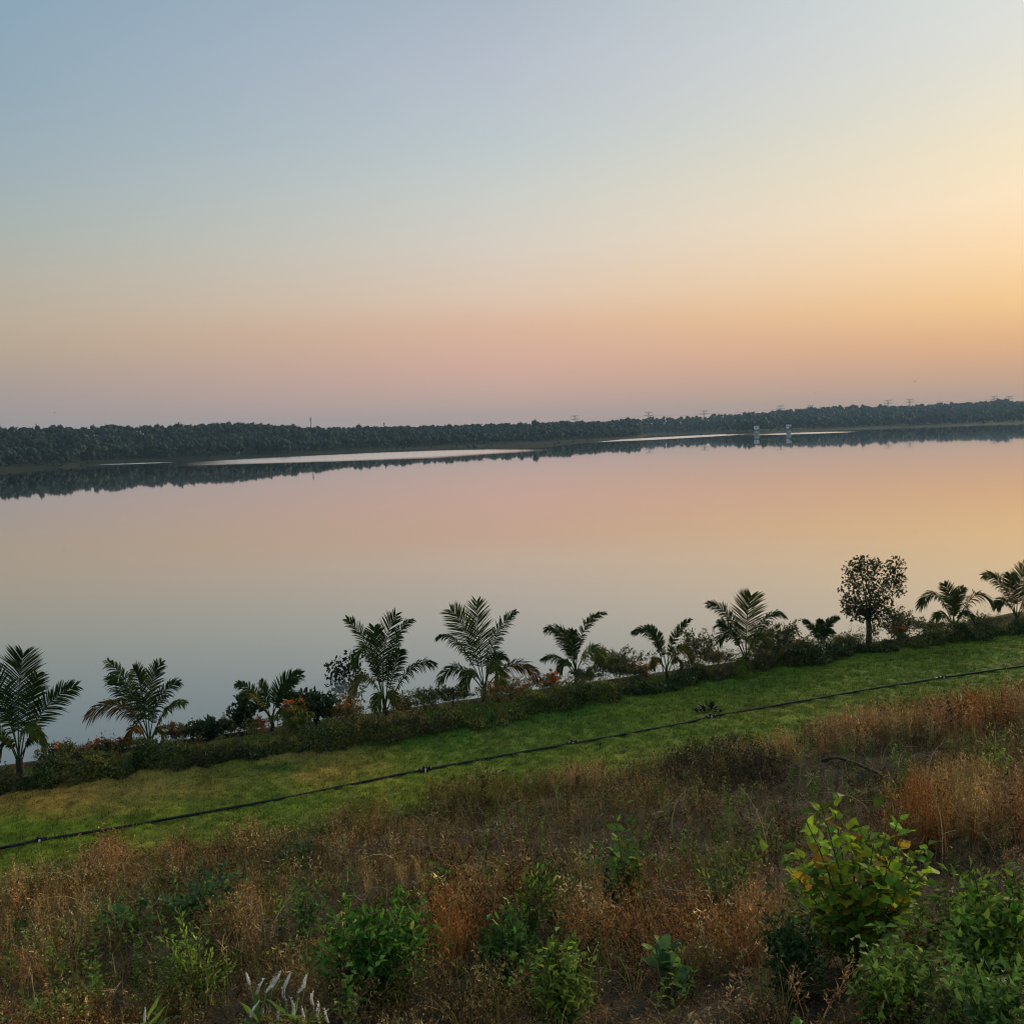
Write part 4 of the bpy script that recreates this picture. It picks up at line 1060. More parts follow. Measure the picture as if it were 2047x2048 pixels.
def build_bank():
    for k, (nm, lb, b, hp, wp, lf, n, c1, c2, nf, fc) in enumerate(BANK):
        rg = np.random.default_rng(500 + k)
        P = shelf_point(b[0], b[1], 30.25 if nf else 30.9); mpx = depth_of(P) / FPX
        row = proj(P)[1]
        hgt = (row - (b[1] - hp)) * mpx
        k_ = 1.9
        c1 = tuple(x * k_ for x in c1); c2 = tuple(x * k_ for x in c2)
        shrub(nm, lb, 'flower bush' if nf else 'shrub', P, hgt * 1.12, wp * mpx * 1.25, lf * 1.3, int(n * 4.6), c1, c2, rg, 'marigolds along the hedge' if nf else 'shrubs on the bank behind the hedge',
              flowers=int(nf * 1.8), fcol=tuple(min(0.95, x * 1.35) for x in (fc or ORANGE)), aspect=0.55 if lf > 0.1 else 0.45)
build_bank()

# ------------------------------------------------------------------ dry weeds over the slope
TAN = (0.34, 0.23, 0.12); DBR = (0.20, 0.13, 0.075); RST = (0.28, 0.13, 0.06); DRK = (0.075, 0.055, 0.04); GRN = (0.075, 0.11, 0.03); OLV = (0.15, 0.135, 0.05); PNK = (0.36, 0.2, 0.12)
TINTS = [
    (150, 1720, 160, 70, PNK, .7), (220, 1690, 60, 60, (0.34, 0.17, 0.09), .7), (80, 1850, 160, 120, (0.27, 0.16, 0.08), .7), (300, 1800, 120, 80, DBR, .6), (500, 1800, 60, 130, (0.33, 0.2, 0.11), .7),
    (330, 1960, 260, 110, (0.10, 0.085, 0.05), .8), (640, 1700, 200, 60, DBR, .6), (720, 1620, 60, 50, (0.27, 0.15, 0.07), .6), (900, 1570, 90, 60, OLV, .8), (1000, 1560, 80, 45, OLV, .7),
    (780, 1740, 150, 70, (0.36, 0.22, 0.13), .6), (910, 1860, 70, 100, (0.34, 0.15, 0.06), .8), (1160, 1540, 90, 60, (0.35, 0.2, 0.1), .7), (1250, 1600, 150, 60, (0.24, 0.15, 0.085), .6),
    (1020, 1680, 120, 60, (0.17, 0.13, 0.09), .6), (1300, 1700, 160, 60, (0.2, 0.13, 0.08), .6), (1430, 1530, 130, 60, DRK, .7), (1560, 1510, 60, 50, (0.36, 0.22, 0.1), .8),
    (1720, 1455, 110, 60, PNK, .85), (1850, 1470, 120, 50, (0.38, 0.2, 0.11), .85), (1990, 1430, 100, 50, (0.42, 0.22, 0.11), .9), (1700, 1560, 160, 50, (0.1, 0.09, 0.06), .85), (1830, 1520, 120, 40, (0.12, 0.1, 0.065), .8),
    (1560, 1620, 120, 60, (0.14, 0.11, 0.07), .8), (1850, 1640, 70, 90, RST, .9), (1960, 1630, 120, 80, (0.32, 0.2, 0.1), .85), (2000, 1720, 120, 50, (0.2, 0.12, 0.07), .7),
    (1330, 1830, 170, 90, RST, .9), (1500, 1860, 80, 120, (0.3, 0.15, 0.07), .7), (1420, 1740, 60, 40, OLV, .6), (1100, 1990, 220, 80, (0.16, 0.13, 0.075), .8), (1500, 1980, 140, 90, (0.2, 0.13, 0.075), .7), (800, 1990, 160, 70, (0.17, 0.14, 0.07), .8),
    (1690, 1990, 120, 90, (0.12, 0.095, 0.06), .8),
]
HEIGHTS = [  # plant height in metres
    (230, 1700, 80, 70, .85, .8), (900, 1570, 100, 60, .75, .8), (720, 1610, 50, 60, .85, .8), (1160, 1540, 120, 50, .55, .7), (1430, 1530, 120, 50, .5, .6), (1720, 1455, 130, 55, .8, .9), (1860, 1475, 120, 50, .75, .9),
    (1990, 1440, 120, 50, .8, .9), (1700, 1560, 170, 45, .16, .95), (1830, 1525, 130, 35, .18, .9), (1560, 1630, 150, 60, .2, .9), (1850, 1640, 70, 80, .6, .9), (1980, 1650, 130, 90, .55, .9),
    (1200, 1680, 220, 60, .25, .8), (1020, 1690, 120, 60, .2, .8), (700, 1700, 160, 50, .35, .6), (300, 1950, 250, 90, .35, .6), (950, 1850, 80, 90, .55, .8), (500, 1800, 60, 100, .55, .6), (80, 1830, 140, 100, .45, .7), (1620, 2000, 130, 80, .3, .7),
]
def proto_weed(seed, far_=False):
    """dried annual weed: thin upright stem, rising side twigs, many small curled leaves and seed heads; 1 m high"""
    rg = np.random.default_rng(seed); b = Buf()
    ks = 1.5 if far_ else 1.0
    for s in range(2 if far_ else 2 + seed % 2):
        lean = rg.normal(size=2) * 0.22
        p0 = np.array([rg.normal() * 0.05, rg.normal() * 0.05, -0.03]); h = 0.7 + 0.3 * rg.random()
        p2 = np.array([lean[0], lean[1], h]); p1 = p2 * 0.5 + np.array([rg.normal() * 0.05, rg.normal() * 0.05, 0.1])
        b.ribbon(bez(p0, p1, p2, 3 if far_ else 4), 0.014 * ks, (0.8, 0.75, 0.7))
        for _ in range(4 if far_ else 7):
            t = 0.15 + 0.8 * rg.random()
            q = p0 * (1 - t) ** 2 + p1 * 2 * t * (1 - t) + p2 * t * t
            a = rg.random() * 6.28; ln = (0.1 + 0.22 * rg.random()) * (1.15 - t * 0.7)
            e = q + np.array([math.cos(a) * ln * 0.7, math.sin(a) * ln * 0.7, ln * 0.9])
            k_ = 0.5 + 1.3 * rg.random(); b.ribbon([q, e], 0.010, (0.95 * k_, 0.95 * k_, 0.9 * k_))
            for _ in range(2 if far_ else 3):
                f = 0.25 + 0.8 * rg.random(); sh = 0.25 + 1.6 * rg.random() ** 1.6
                b.leaf(q + (e - q) * f + rg.normal(size=3) * 0.012, rg.normal(size=3) + (0, 0, 0.2), nrm(rg.normal(size=3)), ks * (0.05 + 0.05 * rg.random()), ks * (0.014 + 0.016 * rg.random()), (sh, sh * (0.92 + 0.2 * rg.random()), sh * (0.85 + 0.35 * rg.random())))
        for _ in range(2 if far_ else 4):
            sh = 0.7 + 0.8 * rg.random()
            b.leaf(p2 + rg.normal(size=3) * 0.03, rg.normal(size=3) + (0, 0, 0.8), nrm(rg.normal(size=3)), 0.04, 0.02, (sh, sh, sh))
    return b.arrays()
def proto_grass(seed):
    """dry arching grass tuft, 1 m high"""
    rg = np.random.default_rng(seed); b = Buf()
    for _ in range(11):
        a = rg.random() * 6.28; r = rg.random() * 0.06; p0 = np.array([math.cos(a) * r, math.sin(a) * r, -0.03])
        le = 0.15 + 0.55 * rg.random(); h = 0.45 + 0.55 * rg.random()
        p1 = p0 + np.array([math.cos(a) * le * 0.3, math.sin(a) * le * 0.3, h * 0.9]); p2 = p0 + np.array([math.cos(a) * le, math.sin(a) * le, h * (0.55 + 0.45 * rg.random())])
        sh = 0.6 + 0.8 * rg.random()
        b.ribbon(bez(p0, p1, p2, 4), 0.012, (sh, sh, sh * 0.9), side=np.array([-math.sin(a), math.cos(a), 0]))
        if rg.random() < 0.4:
            for _ in range(3):
                b.leaf(p2 + rg.normal(size=3) * 0.03, rg.normal(size=3) + (0, 0, 0.4), nrm(rg.normal(size=3)), 0.04, 0.012, (sh * 1.2, sh * 1.15, sh))
    return b.arrays()
def proto_herb(seed, leaf=0.09, asp=0.5, n=26):
    """leafy green herb, 1 m high"""
    rg = np.random.default_rng(seed); b = Buf()
    for s in range(3):
        lean = rg.normal(size=2) * 0.25; p0 = np.zeros(3); p2 = np.array([lean[0], lean[1], 0.6 + 0.4 * rg.random()])
        b.ribbon([p0, p2 * 0.5 + rg.normal(size=3) * 0.03, p2], 0.014, (0.8, 0.8, 0.6))
        for i in range(n // 3):
            t = 0.15 + 0.85 * rg.random(); a = rg.random() * 6.28; sh = 0.6 + 0.8 * rg.random()
            d = np.array([math.cos(a), math.sin(a), 0.3 + 0.4 * rg.normal()])
            b.leaf(p2 * t, d, nrm((0, 0, 1) + rg.normal(size=3) * 0.35), leaf * (0.7 + 0.6 * rg.random()) * (1.2 - 0.5 * t), leaf * asp, (sh, sh, sh))
    return b.arrays()
def proto_litter(seed):
    rg = np.random.default_rng(seed); b = Buf()
    for _ in range(9):
        p = np.array([rg.normal() * 0.12, rg.normal() * 0.12, 0.015 + 0.05 * rg.random()]); sh = 0.5 + 1.0 * rg.random() ** 2
        if rg.random() < 0.45:
            a = rg.random() * 6.28; d = np.array([math.cos(a), math.sin(a), 0.3 * rg.normal()])
            b.ribbon([p, p + d * 0.06 + (0, 0, 0.02), p + d * 0.13], 0.007, (sh * 1.3, sh * 1.3, sh * 1.2))
        else:
            b.leaf(p, rg.normal(size=3) * (1, 1, 0.5), nrm((0, 0, 1) + rg.normal(size=3) * 0.5), 0.04 + 0.03 * rg.random(), 0.022, (sh, sh, sh))
    return b.arrays()

# clearings where a plant of its own stands: (column, row, radius in px)
CLEAR = [(1715, 1800, 120), (745, 1880, 95), (390, 1900, 60), (100, 2020, 60), (1240, 1740, 40), (1960, 1880, 140), (1800, 1990, 90), (570, 2010, 70), (1330, 1920, 40), (1110, 1950, 55), (1015, 1900, 55), (1700, 1535, 75), (255, 1850, 35)]
def sample_slope(n, seed, margin=120, outside=False):
    rg = np.random.default_rng(seed)
    u = rg.uniform(-16, 34, n * 3); v = rg.uniform(1.0, 22.8, n * 3)
    x, y = to_xy(u, v)
    z = ground_z(x, y)
    P = np.stack([x, y, z], 1)
    px, py, d = proj(P)
    if outside: k = (d > 2.0) & ((px <= -120) & (px > -1300) | (px >= 2167) & (px < 4200) | (py >= 2308) & (px > -1300) & (px < 4200)) & (py < 4500)
    else: k = (d > 3.6) & (px > -margin) & (px < 2047 + margin) & (py < 2048 + 260)
    edge = 21.1 + (fbm(u * 0.9, u * 0 + 2, 13) - 0.5) * 1.8
    k &= v < edge
    P, px, py = P[k], px[k], py[k]
    return P[:n], px[:n], py[:n], rg
def build_weeds():
    # discrete clumps, each of one kind and colour, over a thin low cover
    C0, cx, cy, rg = sample_slope(1150, 71)
    nc = len(C0)
    bare = blend(cx, cy, [(1700, 1560, 170, 45, .10, 1), (1830, 1525, 130, 35, .2, 1), (1560, 1630, 150, 60, .2, 1), (1020, 1690, 110, 50, .35, 1), (1250, 1690, 200, 50, .45, 1), (330, 1960, 260, 90, .5, 1)], 1.0)[:, 0]
    keep = rg.random(nc) < bare
    for px_, py_, r in CLEAR: keep &= ((cx - px_) ** 2 + (cy - py_) ** 2 > r * r) | (rg.random(nc) < 0.1)
    C0 = C0[keep]; nc = len(C0)
    # tall clumps standing along the lawn's near edge
    edge = []
    for px_, py_, w_, k_ in [(215, 1745, 55, 9), (60, 1775, 60, 5), (340, 1725, 50, 5), (480, 1690, 40, 4), (720, 1660, 45, 8), (870, 1620, 30, 6), (930, 1610, 40, 8), (1000, 1600, 40, 7), (1100, 1575, 30, 6), (1170, 1570, 40, 8), (1260, 1555, 40, 5),
                             (1370, 1545, 60, 8), (1480, 1520, 50, 7), (1560, 1510, 45, 8), (1660, 1490, 40, 9), (1730, 1480, 40, 9), (1800, 1480, 40, 8), (1870, 1470, 40, 8), (1950, 1455, 40, 9), (2030, 1450, 50, 9), (640, 1700, 60, 4)]:
        for _ in range(k_): edge.append(hit(px_ + rg.normal() * w_ * 0.5, py_ + rg.normal() * 9))
    C0 = np.concatenate([C0, np.array(edge)]); nc = len(C0)
    per = rg.integers(5, 12, nc)
    rad = 0.08 + 0.2 * rg.random(nc)
    cid = np.repeat(np.arange(nc), per)
    n = len(cid)
    P = C0[cid].copy()
    P[:, :2] += rg.normal(size=(n, 2)) * rad[cid][:, None]
    P[:, 2] = ground_z(P[:, 0], P[:, 1])
    px, py, _ = proj(C0)
    hc = blend(px, py, HEIGHTS, 0.42)[:, 0] * (0.55 + 0.8 * rg.random(nc))
    tc = 1.75 * blend(px, py, TINTS, DBR) * (0.22 + 1.15 * rg.random((nc, 1)) ** 1.4) * (1 + (rg.random((nc, 3)) - 0.5) * 0.3)
    ol = rg.random(nc) < 0.16; tc[ol] = 1.7 * np.array(OLV) * (0.6 + 0.7 * rg.random((ol.sum(), 1)))
    st = rg.random(nc) < 0.12; tc[st] = np.array([0.52, 0.42, 0.26]) * (0.7 + 0.6 * rg.random((st.sum(), 1)))
    gy = rg.random(nc) < 0.10; tc[gy] = np.array([0.16, 0.13, 0.1]) * (0.6 + 0.6 * rg.random((gy.sum(), 1)))
    h = hc[cid] * (0.6 + 0.5 * rg.random(n))
    tint = tc[cid] * (0.75 + 0.5 * rg.random((n, 1)))
    # thin low cover between
    Q, qx, qy, _ = sample_slope(6200, 76)
    P = np.concatenate([P, Q]); m_ = len(Q)
    h = np.concatenate([h, 0.14 + 0.22 * rg.random(m_)])
    tint = np.concatenate([tint, 1.15 * blend(qx, qy, TINTS, DBR) * (0.25 + 1.1 * rg.random((m_, 1)) ** 1.4)])
    # the same growth goes on past the sides of the view
    Q, qx, qy, _ = sample_slope(4000, 77, outside=True)
    m2 = len(Q)
    P = np.concatenate([P, Q]); h = np.concatenate([h, 0.3 + 0.35 * rg.random(m2)])
    tint = np.concatenate([tint, 1.5 * np.array([DBR]) * (0.4 + 1.0 * rg.random((m2, 1)))])
    n = len(P)
    protos = [proto_weed(s) for s in range(900, 908)] + [proto_weed(s, True) for s in range(910, 918)]
    lod = np.where(proj(P)[2] > 10.5, 8, 0); lod[-m2:] = 8; lod[-m2 - m_:-m2] = 8
    wd = np.clip(h * 1.0, 0.22, 0.7)
    sc = np.stack([wd, wd, h], 1)
    tilt = rg.normal(size=(n, 2)) * 0.15
    v, tri, c = scatter(protos, rg.integers(0, 8, n) + lod, P, rg.random(n) * 6.28, sc, tint, tilt)
    tag(mesh_np('dry_weeds', v, tri, c, M['dry']), 'dried brown weeds covering the slope', 'weeds', kind='stuff')
    print('weeds', n, len(tri))
    # dry grass
    P, px, py, rg = sample_slope(3600, 72)
    n = len(P)
    w = blend(px, py, [(1720, 1455, 130, 55, 1, 1), (1860, 1475, 130, 50, 1, 1), (1990, 1440, 120, 50, 1, 1), (1700, 1560, 170, 45, .1, 1), (120, 1800, 200, 120, .9, .8), (1970, 1650, 130, 80, .8, .8), (900, 1570, 100, 50, .7, .7)], 0.45)[:, 0]
    keep = rg.random(n) < w
    P, px, py = P[keep], px[keep], py[keep]; n = len(P)
    h = blend(px, py, HEIGHTS, 0.4)[:, 0] * (0.5 + 0.6 * rg.random(n))
    tint = (blend(px, py, TINTS, TAN) * 0.6 + np.array([TAN]) * 0.4) * (0.7 + 1.1 * rg.random((n, 1)))
    protos = [proto_grass(s) for s in range(950, 956)]
    sc = np.stack([h, h, h], 1)
    v, tri, c = scatter(protos, rg.integers(0, len(protos), n), P, rg.random(n) * 6.28, sc, tint)
    tag(mesh_np('dry_grass', v, tri, c, M['dry']), 'dry tawny grass tufts among the weeds', 'grass', kind='stuff')
    print('grass', n, len(tri))
    # tall upright straw and pinkish plumes in stands
    def proto_plume(seed):
        g = np.random.default_rng(seed); b = Buf()
        for _ in range(11):
            p0 = np.array([g.normal() * 0.06, g.normal() * 0.06, -0.03]); h_ = 0.6 + 0.45 * g.random()
            p2 = p0 + np.array([g.normal() * 0.1, g.normal() * 0.1, h_]); k_ = 0.5 + 0.9 * g.random()
            b.ribbon([p0, (p0 + p2) / 2 + g.normal(size=3) * 0.015, p2], 0.010, (0.8 * k_, 0.75 * k_, 0.7 * k_), c2=(1.1 * k_, 1.1 * k_, 1.1 * k_))
            for _ in range(5):
                t = 0.35 + 0.7 * g.random(); q = p0 + (p2 - p0) * t; k2 = 0.5 + 1.2 * g.random()
                b.leaf(q, g.normal(size=3) * (0.5, 0.5, 0.3) + (0, 0, 0.7), nrm(g.normal(size=3)), 0.05 + 0.04 * g.random(), 0.014, (k2, k2, k2))
        return b.arrays()
    pts = []; col_ = []; hh = []
    PK = (0.5, 0.31, 0.2); ST = (0.55, 0.4, 0.22); OR = (0.42, 0.2, 0.09); OLI = (0.24, 0.22, 0.08)
    for px_, py_, wx, wy, k_, hm, cc in [(1665, 1490, 35, 10, 40, .75, PK), (1730, 1482, 45, 10, 60, .85, PK), (1800, 1482, 40, 10, 45, .75, ST), (1870, 1475, 45, 10, 50, .75, PK), (1950, 1458, 45, 10, 60, .85, OR), (2035, 1452, 45, 12, 60, .85, PK),
                                         (1560, 1512, 35, 10, 30, .6, ST), (1490, 1530, 35, 8, 15, .55, ST), (1840, 1660, 45, 45, 60, .6, OR), (1930, 1640, 60, 40, 60, .55, ST), (2010, 1650, 60, 45, 60, .55, PK), (1900, 1590, 60, 20, 35, .5, ST),
                                         (215, 1750, 50, 14, 45, .75, PK), (60, 1790, 70, 20, 35, .55, ST), (340, 1740, 50, 12, 25, .55, PK), (725, 1662, 40, 12, 40, .7, OLI), (900, 1622, 45, 12, 50, .65, OLI), (985, 1605, 45, 12, 45, .6, OLI), (1165, 1575, 50, 12, 50, .6, PK), (1090, 1590, 35, 10, 25, .55, OLI),
                                         (910, 1900, 45, 50, 45, .5, OR), (500, 1850, 35, 60, 40, .5, PK), (1520, 1900, 40, 50, 35, .5, PK), (120, 1880, 100, 50, 40, .45, ST), (800, 1770, 90, 30, 35, .35, ST), (60, 1960, 60, 30, 15, .4, PK)]:
        for _ in range(k_):
            pts.append(hit(px_ + rg.normal() * wx * 0.6, py_ + rg.normal() * wy * 0.7)); col_.append(np.array(cc) * (0.45 + 1.0 * rg.random())); hh.append(hm * (0.7 + 0.45 * rg.random()))
    P = np.array(pts); n = len(P)
    v, tri, c = scatter([proto_plume(s_) for s_ in range(960, 966)], rg.integers(0, 6, n), P, rg.random(n) * 6.28, np.array(hh), np.array(col_), rg.normal(size=(n, 2)) * 0.08)
    tag(mesh_np('tall_dry_grass', v, tri, c, M['dry']), 'tall straw and pinkish dry grass in upright stands', 'grass', kind='stuff')
    print('plumes', n, len(tri))
    # green undergrowth
    P, px, py, rg = sample_slope(4200, 73)
    n = len(P)
    w = blend(px, py, [(300, 1960, 260, 100, .8, 1), (700, 1960, 260, 100, .6, 1), (1100, 1960, 200, 80, .6, 1), (1800, 1900, 260, 160, .9, 1), (1500, 1720, 80, 50, .9, 1), (600, 1800, 60, 50, .8, 1), (590, 1690, 70, 20, .9, 1), (370, 1800, 110, 50, .6, 1), (1990, 1515, 60, 25, .9, 1),
                          (1700, 1560, 150, 40, .3, 1), (900, 1570, 80, 40, .5, 1), (1250, 1640, 40, 40, .5, 1), (1680, 1900, 120, 80, .8, 1), (100, 1950, 140, 90, .7, 1), (1060, 1900, 120, 110, .8, 1), (430, 1850, 120, 80, .7, 1)], 0.14)[:, 0]
    keep = rg.random(n) < w
    P, px, py = P[keep], px[keep], py[keep]; n = len(P)
    tint = np.array([[0.13, 0.185, 0.04]]) * (0.35 + 1.0 * rg.random((n, 1))) * (1 + (rg.random((n, 3)) - 0.5) * 0.3)
    protos = [proto_herb(s, 0.16, 0.45, 36) for s in range(970, 974)] + [proto_herb(s, 0.1, 0.35, 48) for s in range(974, 978)]
    h = 0.22 + 0.33 * rg.random(n)
    v, tri, c = scatter(protos, rg.integers(0, len(protos), n), P, rg.random(n) * 6.28, h, tint)
    tag(mesh_np('green_undergrowth', v, tri, c, M['veg']), 'low green herbs growing among the dry weeds', 'undergrowth', kind='stuff')
    print('herbs', n, len(tri))
    # bleached bent stalks standing above the rest
    P, px, py, rg = sample_slope(1500, 75)
    P = P[proj(P)[2] > 7.5]
    n = len(P)
    def proto_stalk(seed):
        g = np.random.default_rng(seed); b = Buf()
        p2 = np.array([g.normal() * 0.35, g.normal() * 0.35, 0.8]); p1 = np.array([g.normal() * 0.1, g.normal() * 0.1, 0.75])
        b.ribbon(bez(np.zeros(3), p1, p2, 6), 0.017, (1, 1, 1))
        for _ in range(3):
            t = 0.3 + 0.6 * g.random(); q = p1 * 2 * t * (1 - t) + p2 * t * t
            b.ribbon([q, q + g.normal(size=3) * 0.1 + (0, 0, 0.08), q + g.normal(size=3) * 0.18 + (0, 0, 0.1)], 0.011, (0.9, 0.9, 0.9))
        return b.arrays()
    tint = np.array([[0.5, 0.42, 0.3]]) * (0.35 + 0.8 * rg.random((n, 1)))
    v, tri, c = scatter([proto_stalk(s_) for s_ in range(8)], rg.integers(0, 8, n), P, rg.random(n) * 6.28, 0.3 + 0.45 * rg.random(n), tint)
    tag(mesh_np('dry_stalks', v, tri, c, M['dry']), 'bleached bent stalks standing among the weeds', 'stalks', kind='stuff')
    # litter of fallen leaves and broken stalks
    P, px, py, rg = sample_slope(6500, 74)
    n = len(P)
    tint = blend(px, py, TINTS, DBR) * (0.3 + 1.3 * rg.random((n, 1)) ** 1.5) * 1.0
    pl = rg.random(n) < 0.12
    tint[pl] = np.array([0.5, 0.45, 0.36]) * (0.6 + 0.6 * rg.random((pl.sum(), 1)))
    protos = [proto_litter(s) for s in range(990, 996)]
    v, tri, c = scatter(protos, rg.integers(0, len(protos), n), P, rg.random(n) * 6.28, 0.45 + 0.55 * rg.random(n), tint)
    tag(mesh_np('leaf_litter', v, tri, c, M['dry']), 'fallen leaves and broken stalks on the slope', 'litter', kind='stuff')
    print('litter', len(tri))
build_weeds()

# ------------------------------------------------------------------ plants of their own on the slope
def leaf_mesh(name, outline, mat, fold=0.18, curl=0.22, c=(1, 1, 1)):
    """leaf of unit length along +Y, up +Z: outline gives (y, half width) pairs; two strips folded along the midrib, tip bent down"""
    vs = []; fs = []
    def zc(y): return -curl * y * y + 0.04 * math.sin(y * 9)
    n = len(outline)
    for (y, w) in outline: vs.append((0, y, zc(y)))
    for (y, w) in outline: vs.append((w, y + (0.0), zc(y) + fold * w))
    for (y, w) in outline: vs.append((-w, y, zc(y) + fold * w * 0.8))
    for i in range(n - 1):
        fs.append((i, n + i, n + i + 1, i + 1)); fs.append((i, i + 1, 2 * n + i + 1, 2 * n + i))
    me = bpy.data.meshes.new(name); me.from_pydata(vs, [], fs); me.materials.append(mat)
    me.polygons.foreach_set('use_smooth', np.ones(len(me.polygons), bool))
    return me
HEART = [(0.0, 0.015), (-0.06, 0.2), (0.06, 0.36), (0.25, 0.44), (0.45, 0.38), (0.65, 0.26), (0.85, 0.1), (1.0, 0.0)]
OBL = [(0.0, 0.02), (0.2, 0.1), (0.45, 0.17), (0.7, 0.17), (0.88, 0.11), (1.0, 0.0)]
OVAL = [(0.0, 0.03), (0.12, 0.2), (0.35, 0.3), (0.6, 0.3), (0.82, 0.2), (1.0, 0.0)]
TRI_ = [(0.0, 0.02), (0.05, 0.2), (0.22, 0.3), (0.5, 0.2), (0.78, 0.08), (1.0, 0.0)]
LANCE = [(0.0, 0.01), (0.2, 0.06), (0.5, 0.085), (0.8, 0.04), (1.0, 0.0)]
def lm(name, base, objvar=0.35): return veg_mat(name, attr=False, base=base, objvar=objvar, transl=0.4, rough=0.6, spec=0.05, noise=0.2, nscale=30)
M['l_bright'] = lm('bright_green_leaf', (0.32, 0.44, 0.03)); M['l_yellow'] = lm('yellow_leaf', (0.42, 0.31, 0.03), 0.2); M['l_amber'] = lm('amber_leaf', (0.42, 0.2, 0.03), 0.2)
M['l_green'] = lm('green_leaf', (0.125, 0.27, 0.03)); M['l_yg'] = lm('lime_leaf', (0.36, 0.46, 0.06)); M['l_dark'] = lm('dark_green_leaf', (0.06, 0.115, 0.035)); M['l_mid'] = lm('mid_green_leaf', (0.16, 0.25, 0.04)); M['l_blue'] = lm('blue_green_leaf', (0.085, 0.16, 0.06))
LM = {
    'heart': leaf_mesh('leaf', HEART, M['l_bright']), 'heart_y': leaf_mesh('leaf', HEART, M['l_yellow']), 'heart_a': leaf_mesh('leaf', HEART, M['l_amber']), 'heart_m': leaf_mesh('leaf', HEART, M['l_green']),
    'obl': leaf_mesh('leaf', OBL, M['l_green'], curl=0.12), 'obl_y': leaf_mesh('leaf', OBL, M['l_yg'], curl=0.12), 'obl_d': leaf_mesh('leaf', OBL, M['l_dark'], curl=0.12),
    'oval': leaf_mesh('leaf', OVAL, M['l_blue'], curl=0.1), 'oval_g': leaf_mesh('leaf', OVAL, M['l_mid'], curl=0.1), 'tri': leaf_mesh('leaf', TRI_, M['l_mid']), 'tri_b': leaf_mesh('leaf', TRI_, M['l_bright']), 'tri_d': leaf_mesh('leaf', TRI_, M['l_dark']),
    'lance': leaf_mesh('leaf', LANCE, M['l_mid'], curl=0.3), 'lance_y': leaf_mesh('leaf', LANCE, M['l_yg'], curl=0.3),
}
def put_leaf(me, p, d, up, size, root):
    d = Vector(tuple(nrm(d))); up = Vector(tuple(up))
    x = d.cross(up)
    if x.length < 1e-4: x = Vector((1, 0, 0))
    x.normalize(); z = x.cross(d)
    o = bpy.data.objects.new('leaf', me)
    mt = Matrix((( x[0], d[0], z[0], p[0] - root.location[0]), (x[1], d[1], z[1], p[1] - root.location[1]), (x[2], d[2], z[2], p[2] - root.location[2]), (0, 0, 0, 1)))
    o.parent = root
    o.matrix_basis = mt @ Matrix.Scale(size, 4)
    COL.objects.link(o)
    return o

def leafy_plant(name, label, cat, base, tips, kinds, size, per, seed, spread=0.25, stem_r=0.009, t0=0.3, group=None, tipup=0.5, stem='greenstem', side=0.9, fill=0, fcol=(0.08, 0.14, 0.03), fasp=0.42):
    """stems from the base to tips given in photo columns and rows (own depth each), leaves set round every stem; kinds: [(mesh key, share)]"""
    rg = np.random.default_rng(seed)
    B = hit(*base); D = depth_of(B)
    root = empty(name, B, label, cat, group)
    fo = Buf()
    keys = [k for k, _ in kinds]; pr = np.array([w for _, w in kinds]); pr = pr / pr.sum()
    for (tx, ty) in tips:
        dd = rg.uniform(-spread, spread)
        T = at_depth(tx, ty, D + dd)
        p0 = B + np.array([(T[0] - B[0]) * 0.12, dd * 0.2, -0.03])
        p1 = (p0 + T) / 2 + np.array([(B[0] - T[0]) * 0.12, 0, (T[2] - B[2]) * 0.1])
        b = Buf(); b.tube(bez(p0, p1, T, 6), [stem_r * (1 - 0.12 * i) for i in range(6)], (0.08, 0.1, 0.04), k=5, cap=False)
        b.build('stem', M[stem], root, True, B)
        a = rg.random() * 6.28
        for i in range(per):
            t = t0 + (1 - t0) * (i + rg.random() * 0.5) / per
            t = min(t, 1.0)
            q = p0 * (1 - t) ** 2 + p1 * 2 * t * (1 - t) + T * t * t
            tg = nrm((p1 - p0) * (1 - t) + (T - p1) * t)
            a += 2.4 + rg.normal() * 0.3
            r1 = nrm(np.cross(tg, (0.3, 0.8, 0.1))); r2 = np.cross(tg, r1)
            rad = r1 * math.cos(a) + r2 * math.sin(a)
            d = nrm(rad * side * (1.1 - tipup * t) + tg * (0.25 + 0.75 * t * tipup) + rg.normal(size=3) * 0.15)
            s = size * (1.15 - 0.45 * t) * (0.75 + 0.5 * rg.random())
            k = keys[rg.choice(len(keys), p=pr)]
            if k in ('heart_y', 'heart_a') and t > 0.88: k = keys[0]
            upv = nrm(tg + (0, 0, 0.6) + rg.normal(size=3) * 0.3)
            put_leaf(LM[k], q + rad * 0.012, d, upv, s, root)
        for i in range(fill // len(tips)):
            t = 0.12 + 0.8 * rg.random()
            q = p0 * (1 - t) ** 2 + p1 * 2 * t * (1 - t) + T * t * t + rg.normal(size=3) * size * 0.9
            if q[2] < B[2] + 0.02: continue
            sh = 0.35 + 1.1 * rg.random(); s = size * (0.55 + 0.5 * rg.random())
            fo.leaf(q, nrm(rg.normal(size=3) + (0, 0, 0.2)), nrm(rg.normal(size=3) * 0.6 + (0, 0, 1)), s, s * fasp, tuple(1.5 * x * sh for x in fcol))
    if fill: fo.build('foliage', M['veg'], root, False, B)['kind'] = 'stuff'
    return root

